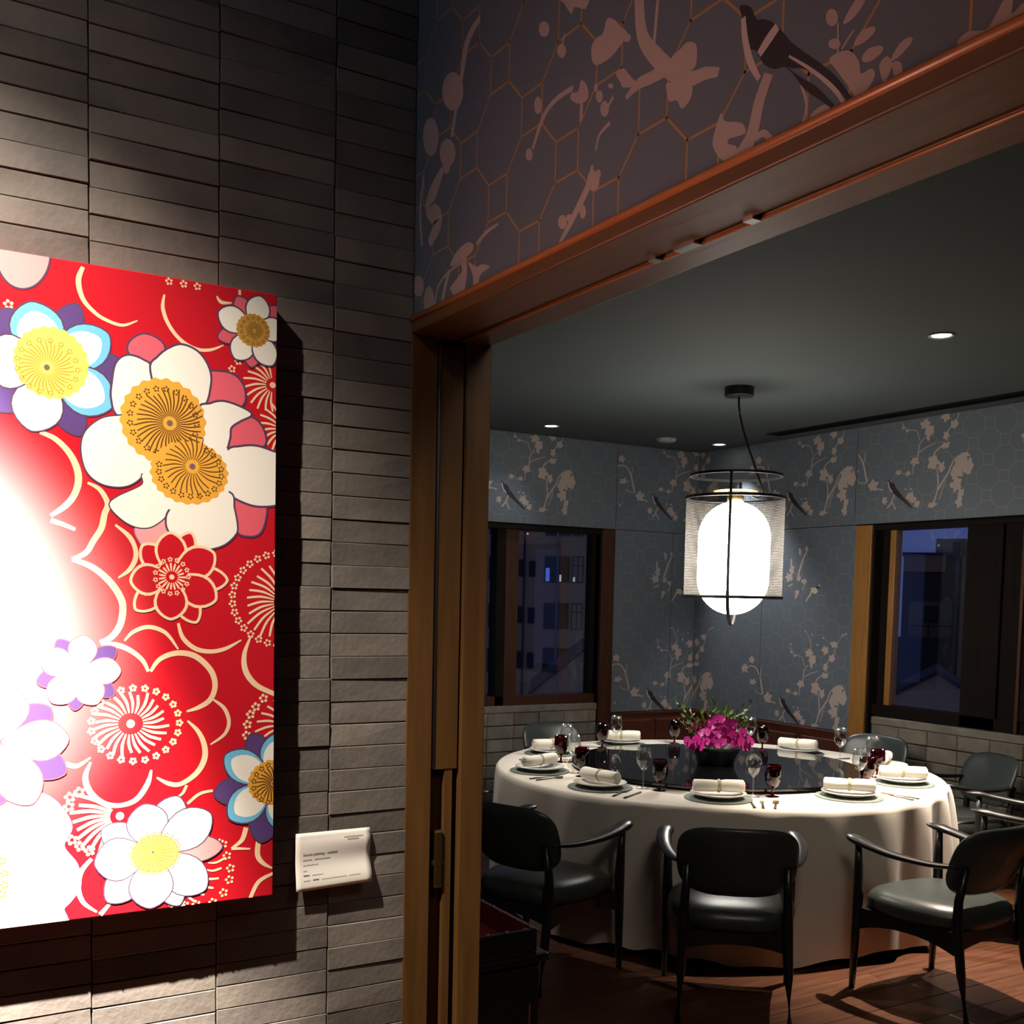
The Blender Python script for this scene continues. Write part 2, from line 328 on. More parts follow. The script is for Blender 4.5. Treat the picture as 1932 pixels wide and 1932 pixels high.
# ---- traced print data, tenths of a millimetre in the plane of each print
PAINT=[
('s','line',[3315,22685,3237,22433,3313,22125,3518,21915,3727,21811,3991,21768,4245,21887],[67,93,80,67,59,53,21]),
('s','line',[4722,22428,4695,22175,4806,21886,5030,21638,5313,21521,5571,21541,5817,21660],[33,69,69,69,61,55,22]),
('s','line',[5682,22552,5770,22452,5974,22469],[23,71,23]),
('s','line',[6120,22736,6121,22592],[52,52]),
('g','line',[4805,22677],60,24),
('g','line',[5070,22673],61,25),
('g','line',[5324,22670],61,25),
('g','line',[6098,21395],63,25),
('g','line',[5980,21236],63,25),
('g','line',[2106,21846],72,31),
('f','line',[6779,21027],132,558,11,100,262,41,1.0,0.15),
('o','line',[6779,21027],61,58,0),
('f','line',[7017,20194],118,535,9,110,250,41,1.0,0.15),
('s','line',[2594,19726,2844,19630,3071,19407,3198,19147,3223,18904,3145,18653,2990,18453,2761,18277],[67,93,107,120,120,112,107,67]),
('s','line',[2760,18196,2989,18127,3168,18054],[92,81,65]),
('s','line',[3379,18902,3588,18793,3719,18553,3666,18356,3612,18104,3480,17877,3348,17651,3114,17518],[41,82,96,109,109,104,99,82]),
('s','line',[3114,17521,3452,17395,3742,17153,3930,16877,3983,16653,3929,16342,3767,16116,3580,16032],[82,110,123,123,123,123,110,82]),
('s','line',[3851,18175,4093,17978,4202,17758,4202,17561,4093,17360,3903,17214],[42,83,83,89,78,28]),
('f','line',[7045,16816],212,835,14,105,262,45,1.0,0.15),
('r','line',[7045,16877],1038,911,16,100,262,85,33),
('s','line',[3606,16004,3901,15975,4145,15860,4338,15687,4435,15485],[84,98,90,79,56]),
('s','line',[4476,15485,4644,15713,4955,15826,5300,15765,5593,15496,5682,15198,5595,14933,5390,14791,5143,14711],[58,86,101,109,109,104,101,86,35]),
('s','line',[5158,14534,5362,14319,5480,14046,5481,13778,5335,13519,5045,13331,4816,13347,4589,13479],[35,82,103,112,103,88,82,35]),
('s','line',[3414,13841,3320,13563,3412,13274,3652,13056,3950,13003,4226,13097,4421,13374,4491,13631],[40,99,108,99,85,99,99,40]),
('s','line',[2981,13838,3177,13784,3414,13925],[98,84,34]),
('s','line',[4009,16060,4173,16230,4449,16317,4756,16203,4983,15898],[34,71,79,71,34]),
('s','line',[4982,16392,5069,16116,5299,15911,5591,15851,5887,15908,6187,16071],[52,81,87,81,72,29]),
('s','line',[5639,14932,5863,14746,5954,14473,5865,14237,5598,14055],[36,74,74,65,30]),
('s','line',[5146,13294,5074,13151,4959,13071],[53,53,30]),
('s','line',[6369,16131,6249,15787,6281,15456,6497,15180,6887,14988],[36,90,114,105,90]),
('s','line',[5646,13154,5395,13112,5162,12936],[48,60,54]),
('o','line',[4117,14518],76,80,0),
('f','line',[4117,14518],200,616,26,0,360,54,1.12,0.15),
('r','line',[4213,14500],794,684,23,0,360,74,37),
('f','line',[7129,14364],154,649,9,110,250,46,1.0,0.15),
('g','line',[6638,14918],79,33),
('g','line',[6485,14756],78,33),
('g','line',[6378,14608],78,33),
('g','line',[6318,14413],78,33),
('g','line',[6304,14201],78,33),
('f','line',[3924,12801],176,842,9,140,232,66,1.0,0.15),
('o','line',[3924,12801],74,78,0),
('g','line',[3056,13219],84,38),
('g','line',[3037,13049],84,38),
('g','line',[3216,13303],84,38),
('g','line',[3088,12431],84,38),
('g','line',[3230,12301],84,38),
('g','line',[3391,12200],85,38),
('f','line',[4971,11886],606,950,9,270,372,44,1.0,0.15),
('g','line',[5851,12082],78,28),
('g','line',[5926,11847],78,28),
('g','line',[5997,11591],78,29),
('g','line',[5977,11364],79,29),
('g','line',[5863,11120],78,29),
('g','line',[5652,10956],78,28),
('g','line',[5330,10956],77,28),
('g','line',[5111,10968],77,28),
('g','line',[4894,11003],77,28),
('s','line',[6304,12370,6222,12128,6016,11983],[100,92,42]),
('s','line',[6016,11983,6390,11937],[66,33]),
('s','line',[6557,12096,6538,11804,6645,11625,6838,11498],[105,105,84,34]),
('s','line',[6869,11397,6563,11254,6396,10946],[59,85,76]),
('s','line',[3427,12049,3246,11835,3191,11532,3280,11249,3515,11042],[70,93,93,78,39]),
('s','line',[3810,11241,3570,10984],[47,95]),
('p','blush',[2766,22827,2707,22518,2550,22274,2339,22160,2131,22205,1982,22396,1929,22679,1986,22982,2139,23224,2347,23343,2556,23304,2710,23115],35,'plum'),
('p','white',[1707,13340,2310,13370,2688,13247,2931,12981,3064,12663,2928,12331,3157,11961,3209,11568,3047,11317,2922,11178,2985,10977,2984,10783,1686,10853],39,'lilac'),
('g','ochre',[1930,12169],67,26),
('g','ochre',[1968,11940],67,26),
('g','ochre',[1967,11734],67,26),
('g','ochre',[1919,11571],67,26),
('e','purple',[2712,20856],[3223,22017],255,33,'plum',None),
('e','purple',[2712,20856],[4043,21009],312,37,'plum',None),
('e','purple',[2712,20856],[3252,19735],268,37,'plum',None),
('e','purple',[2712,20856],[1864,20061],287,33,'plum',None),
('e','purple',[2712,20856],[1998,21738],297,37,'plum',None),
('e','white',[2712,20856],[2459,21939],432,36,'plum','cyan'),
('e','white',[2712,20856],[3739,21569],379,35,'plum','cyan'),
('e','white',[2712,20856],[3802,20295],420,39,'plum','cyan'),
('e','white',[2712,20856],[2457,19740],409,34,'plum',None),
('e','white',[2712,20856],[1729,20900],451,37,'plum',None),
('o','lemon',[2788,20945],611,617,1),
('f','ochre',[2712,20856],119,451,34,0,360,15,1.0,0.15),
('o','greyplum',[2712,20856],49,53,0),
('r','ochre',[2725,20870],494,456,17,0,360,58,18),
('e','pink',[4476,21007],[4353,21655],325,45,'plum',None),
('p','pink',[5457,21043,5775,21153,6070,21088,6220,20845,6132,20545,5459,20416],46,'plum'),
('p','pink',[5870,19736,5956,20179,6313,20360,6556,20208,6634,19892,6377,19780],47,'plum'),
('p','pink',[5933,18838,6262,18713,6627,18706,6644,18439,6539,18165,6326,18096,6085,18202],47,'plum'),
('p','blush',[4229,18164,4754,18362,4838,18139,4839,17853,4504,17697,4311,17858],27,'lilac'),
('p','white',[4490,21009,4340,21184,4070,21232,3883,21071,3817,20734,3803,20432,3935,20144,4531,20122],44,'plum'),
('p','white',[4490,21009,4613,21275,4834,21471,5058,21552,5341,21454,5529,21194,5559,20884,5402,20438,4808,20150],44,'plum'),
('p','white',[5345,20375,5574,20528,5807,20597,6102,20542,6348,20422,6134,20283,5956,20135,5928,19915,5811,19658,5376,19491],46,'plum'),
('p','white',[4258,20177,3935,20144,3617,20057,3356,19813,3277,19507,3353,19132,3562,18929,3853,18867,4121,18927,4339,19125,4421,19412],32,'plum'),
('p','white',[4366,19127,4325,18928,3879,18674,3759,18514,3959,18290,4202,18163,4449,18161,4670,18301,4810,18479,5091,18897],27,'plum'),
('p','white',[5900,19680,6136,19774,6437,19815,6742,19753,7053,19631,7182,19192,6966,18787,6566,18687,6232,18740,5933,18897,5667,19226],47,'plum'),
('p','white',[5933,18897,6023,18610,6085,18290,6056,18112,5819,17896,5468,17808,5094,17893,4838,18082,4768,18278,4838,18509,5234,18907],41,'plum'),
('p','white',[4476,20256,5373,20349,5899,19709,5962,18957,5235,18504,4670,18584,4339,19125],0,'plum'),
('o','gold',[4711,20126],769,774,1),
('f','brown',[4822,20100],126,634,38,0,360,28,1.0,0.15),
('o','greyplum',[4822,20100],55,56,0),
('r','brown',[4711,20126],605,589,21,0,360,67,25),
('o','gold',[5190,19219],719,587,1),
('f','brown',[5239,19337],128,543,28,-40,300,25,1.0,0.15),
('o','greyplum',[5239,19337],57,57,0),
('r','brown',[5205,19248],585,472,16,-190,60,68,25),
('e','red',[4862,17255],[5207,18074],175,67,'line',None),
('e','red',[4862,17255],[5881,17225],204,70,'line',None),
('e','red',[4862,17255],[5312,16438],195,69,'line',None),
('e','red',[4862,17255],[4228,16656],194,66,'line',None),
('e','red',[4862,17255],[4352,17807],200,68,'line',None),
('e','red',[4862,17255],[4838,18056],249,67,'line',None),
('e','red',[4862,17255],[5629,17715],272,68,'line',None),
('e','red',[4862,17255],[5661,16852],268,70,'line',None),
('e','red',[4862,17255],[4840,16492],266,67,'line',None),
('e','red',[4862,17255],[4147,17164],249,68,'line',None),
('o','red',[4862,17255],298,281,0),
('o','line',[4862,17255],48,48,0),
('f','line',[4862,17255],109,264,19,0,360,34,1,0),
('r','line',[4862,17264],305,321,15,0,360,51,22),
('e','pink',[6393,22013],[6077,22600],173,43,'plum',None),
('e','pink',[6393,22013],[5715,21789],153,39,'plum',None),
('e','pink',[6393,22013],[6352,21326],164,41,'plum',None),
('e','pink',[6393,22013],[6936,22516],166,38,'plum',None),
('e','white',[6393,22013],[6524,22670],222,41,'plum',None),
('e','white',[6393,22013],[5727,22261],238,42,'plum',None),
('e','white',[6393,22013],[6038,21445],216,38,'plum',None),
('e','white',[6393,22013],[6761,21407],227,44,'plum',None),
('e','white',[6393,22013],[7001,22129],217,40,'plum',None),
('o','ochregold',[6387,22013],326,312,1),
('f','brown',[6408,22010],40,179,22,0,360,14,1,0.1),
('r','brown',[6408,22010],252,243,15,0,360,40,14),
('e','purple',[3223,15518],[2863,16075],164,21,'rose',None),
('e','purple',[3223,15518],[3860,15919],172,22,'rose',None),
('e','purple',[3223,15518],[3818,15056],169,21,'rose',None),
('e','purple',[3223,15518],[3142,14809],161,20,'rose',None),
('e','purple',[3223,15518],[2517,15324],170,22,'rose',None),
('e','white',[3223,15518],[3322,16150],242,18,'rose',None),
('e','white',[3223,15518],[3941,15507],239,19,'rose',None),
('e','white',[3223,15518],[3524,14909],250,18,'rose',None),
('e','white',[3223,15518],[2755,14961],254,18,'rose',None),
('e','white',[3223,15518],[2590,15788],251,19,'rose',None),
('o','lemonpale',[3223,15532],209,222,0),
('r','ochrepale',[3223,15532],195,208,22,0,360,22,8),
('e','purple',[1889,14284],[2742,14851],286,27,'rose',None),
('e','purple',[1889,14284],[2981,13670],293,26,'rose',None),
('e','purple',[1889,14284],[1905,13194],243,24,'rose',None),
('e','white',[1889,14284],[2081,15252],375,22,'rose',None),
('e','white',[1889,14284],[3035,14283],359,24,'rose',None),
('e','white',[1889,14284],[2427,13152],370,22,'rose',None),
('e','white',[1889,14284],[1291,14580],393,23,'rose',None),
('e','white',[1889,14284],[1305,13644],388,23,'rose',None),
('r','ochrepale',[1889,14229],317,352,18,0,360,43,13),
('e','purple',[6847,13213],[6397,14208],256,49,'plum',None),
('e','purple',[6847,13213],[5684,13081],275,50,'plum',None),
('e','purple',[6847,13213],[6600,12071],310,52,'plum',None),
('e','white',[6847,13213],[6925,14204],312,43,'plum','cyan'),
('e','white',[6847,13213],[5884,13824],314,40,'plum','cyan'),
('e','white',[6847,13213],[5971,12586],353,43,'plum','cyan'),
('e','white',[6847,13213],[7113,12255],302,42,'plum','cyan'),
('o','gold',[6847,13238],510,453,1),
('f','brown',[6855,13212],58,356,24,0,360,29,1.0,0.15),
('o','greyplum',[6855,13212],38,37,0),
('r','brown',[6855,13212],410,386,17,0,360,62,25),
('e','white',[4518,12061],[4989,13085],325,28,'plum',None),
('e','blush',[4518,12061],[5831,12042],254,28,'plum',None),
('e','white',[4518,12061],[5012,10988],260,26,'plum',None),
('e','white',[4518,12061],[3699,11215],323,28,'plum',None),
('e','white',[4518,12061],[3610,12575],283,26,'plum',None),
('e','white',[4518,12061],[4355,12982],371,26,'plum',None),
('e','white',[4518,12061],[5605,12699],387,29,'plum',None),
('e','white',[4518,12061],[5509,11233],372,26,'plum',None),
('e','white',[4518,12061],[4469,10998],399,27,'plum',None),
('e','white',[4518,12061],[3481,11945],398,27,'plum',None),
('o','lemon',[4564,12029],434,368,0),
('f','ochre',[4518,12061],55,351,26,0,360,15,1.1,0.15),
('r','ochre',[4564,12037],445,376,23,0,360,56,20),
('o','greyplum',[4518,12061],26,27,0)]
HEADER=[
('s','petal',[13603,26030,13538,25571,13417,25292,13151,24982,12894,24730,12644,24510,12327,24338,12026,24292,11733,24200],[214,229,231,252,251,204,204,172,116]),
('s','petal',[13130,25817,13172,25414,13201,25152],[70,70,70]),
('s','petal',[12892,24705,13221,24710,13563,24741,13866,24650],[226,187,168,69]),
('p','petal',[16119,26631,16165,26558,16283,26570,16407,26660,16462,26776,16415,26849,16295,26836,16173,26745]),
('p','petal',[15581,26051,15617,25986,15711,25991,15809,26064,15853,26162,15816,26227,15721,26221,15624,26148]),
('p','petal',[13774,25505,13805,25472,13884,25486,13965,25539,14001,25600,13970,25633,13890,25618,13809,25565]),
('p','petal',[16573,24713,16605,24650,16687,24646,16774,24705,16812,24792,16780,24856,16697,24859,16611,24800]),
('p','petal',[16307,25445,16340,25354,16428,25343,16520,25420,16563,25540,16530,25632,16441,25641,16349,25564]),
('p','petal',[14478,24905,14503,24848,14571,24846,14641,24900,14673,24979,14648,25036,14580,25038,14509,24984]),
('p','petal',[14199,24959,14219,24939,14268,24946,14319,24977,14341,25014,14322,25034,14272,25027,14221,24996]),
('p','petal',[14631,25097,14643,25054,14677,25047,14712,25081,14729,25135,14717,25178,14683,25185,14647,25151]),
('p','petal',[14301,24653,14332,24580,14415,24574,14502,24641,14542,24741,14510,24815,14426,24819,14340,24752]),
('p','petal',[14514,23625,14559,23523,14679,23512,14804,23599,14862,23733,14815,23835,14694,23845,14570,23757]),
('p','petal',[15428,23243,15464,23172,15557,23165,15655,23225,15699,23319,15662,23390,15568,23396,15471,23335]),
('p','petal',[15246,23262,15275,23231,15349,23235,15425,23273,15458,23322,15429,23354,15354,23350,15279,23311]),
('p','petal',[14874,23254,14897,23182,14961,23167,15028,23219,15058,23307,15035,23379,14971,23393,14905,23341]),
('p','petal',[14475,23721,14493,23679,14540,23674,14590,23709,14612,23764,14594,23807,14547,23811,14498,23776]),
('p','petal',[19223,26784,19343,26571,19657,26579,19989,26809,20137,27130,20010,27346,19687,27329,19363,27095]),
('p','petal',[20261,26282,20357,26045,20611,26017,20879,26220,21001,26537,20900,26777,20641,26797,20377,26591]),
('p','petal',[19512,25721,19604,25561,19845,25559,20097,25721,20209,25953,20112,26115,19866,26112,19619,25948]),
('p','petal',[19729,25522,19771,25439,19878,25434,19990,25509,20040,25622,19998,25706,19889,25710,19778,25634]),
('p','petal',[20336,23021,20399,22809,20569,22751,20750,22883,20832,23129,20767,23343,20594,23398,20416,23263]),
('p','petal',[20844,23456,20913,23319,21091,23295,21277,23401,21359,23575,21288,23713,21107,23734,20924,23627]),
('p','petal',[17755,22804,17802,22783,17919,22797,18038,22838,18089,22882,18041,22902,17923,22888,17805,22847]),
('s','petal',[15621,26348,15719,26164],[48,48]),
('p','petal',[14414,26064,14199,25945,14055,25792,13867,25608,14042,25500,14314,25427,14647,25454,14798,25568,14833,25799,14715,25886,14524,25885]),
('p','petal',[12430,24882,12235,24777,12207,24576,12257,24454,12488,24497,12731,24666,12777,24807,12621,24840,12544,24857]),
('p','petal',[12842,24489,12323,24265,12313,24070,12502,23995,12627,24163,12787,24198,12855,24346]),
('p','petal',[14138,25120,13933,25118,13746,24914,13563,24741,13920,24826,14015,24941]),
('p','petal',[15114,25406,14931,25239,14896,25035,15122,25036,15385,25190,15390,25304,15183,25253]),
('p','petal',[15893,27059,14996,26656,15038,26484,15348,26649,15448,26582,15670,26847]),
('p','petal',[19654,23591,19361,23789,18926,23843,18672,23710,18844,23589,19426,23535]),
('p','petal',[18911,23474,18550,23285,18343,23283,18034,23158,18404,23086,18461,22805,18671,22820,18685,23153]),
('s','petal',[15073,25073,15083,24746],[83,82]),
('s','petal',[15342,25369,15871,25371,16252,25221,16577,24804],[93,96,110,88]),
('s','petal',[14192,24798,14464,24605],[61,62]),
('s','petal',[14267,24428,14547,24339,14634,24125],[76,62,43]),
('s','petal',[14723,23936,14809,23662,15098,23388,15397,23135,15707,22903],[64,161,151,120,56]),
('s','petal',[18600,27893,19079,27678,19276,27200,19542,26503,19675,26080],[150,207,177,147,131]),
('s','petal',[20039,25588,20422,25292,20654,25009,20237,24609,20626,24258],[164,380,338,416,211]),
('s','petal',[19095,23553,19047,23274,19400,22883],[225,258,727]),
('s','petal',[17734,23858,18162,23833,18568,23715],[42,83,78]),
('s','petal',[19688,23497,19869,23195,20011,22845],[127,129,130]),
('s','petal',[19203,23513,19802,23456,20186,23268,20331,22878],[48,55,65,67]),
('s','petal',[20929,25731,21072,25059,20960,24310],[89,89,87]),
('p','petal',[11651,23637,11573,23494,11240,23353,11164,23191,11473,23229,11487,23165,11345,23094,11325,23019,11528,22948,11712,23102,11811,23275,11766,23446]),
('s','petal',[10756,23794,10917,23504,11029,23144,11219,22938,11555,22795],[182,202,222,256,218]),
('s','petal',[10959,23053,10798,23064,10581,22836],[93,90,71]),
('s','petal',[10173,23439,10069,23147,10145,22922,10289,22823],[41,44,47,47]),
('p','petal',[9584,23578,9392,23520,9251,23343,9217,23191,9062,23189,9006,23088,9126,22958,9255,22927,9426,23152,9601,23382,9720,23552]),
('p','petal',[9519,23873,9470,23973,9317,24084,9184,24025,9333,23893]),
('p','petal',[9342,23559,9243,23676,9062,23658,9033,23587,9183,23533]),
('p','petal',[8948,23182,8838,23235,8759,23126,8779,23058,8873,22959]),
('p','petal',[8759,23126,8635,23077,8611,22858,8697,22891]),
('p','petal',[8786,23176,8671,23301,8529,23317,8501,23249,8687,23155]),
('p','petal',[7900,23000,7775,23055,7562,22982,7464,23063,7352,23204,7251,23158,7262,23009,7110,23061,7094,22792,7407,22760,7783,22826,7840,22885]),
('p','petal',[9213,23367,9126,23431,8947,23396,8905,23321,9041,23278,9171,23301]),
('p','petal',[10003,22997,9806,23050,9551,22956,9491,22853,9743,22924,9911,22880]),
('p','petal',[9606,23992,9631,23931,9699,23931,9771,23991,9804,24078,9779,24139,9710,24139,9639,24078]),
('p','petal',[9548,23664,9574,23632,9642,23642,9713,23689,9745,23746,9718,23778,9649,23767,9579,23720]),
('s','petal',[9603,23930,9584,23578],[30,30]),
('s','petal',[9531,23597,9351,23742],[32,31]),
('p','bird',[11352,24895,11147,24793,11022,24584,10874,24520,10709,24406,10545,24228,10383,24031,10133,23802,9832,23535,9597,23299,9422,23070,9223,22815,9302,22824,9532,23112,9734,23291,9942,23475,10183,23633,10335,23693,10491,23776,10647,23806,10843,23938,10948,24090,11018,24185,11154,24285,11196,24459,11274,24670]),
('p','bird',[10492,23798,10239,23570,9934,23326,9695,23071,9462,22822,9518,22842,9808,23092,10109,23351,10300,23594]),
('s','petal2',[11276,24716,11228,24427,11111,24089,10933,23797],[87,105,108,70]),
('s','petal2',[10627,24327,10795,24224,10949,24112],[129,145,111]),
('s','petal2',[10404,23870,10003,23541,9617,23164,9411,22864],[27,43,54,45])]
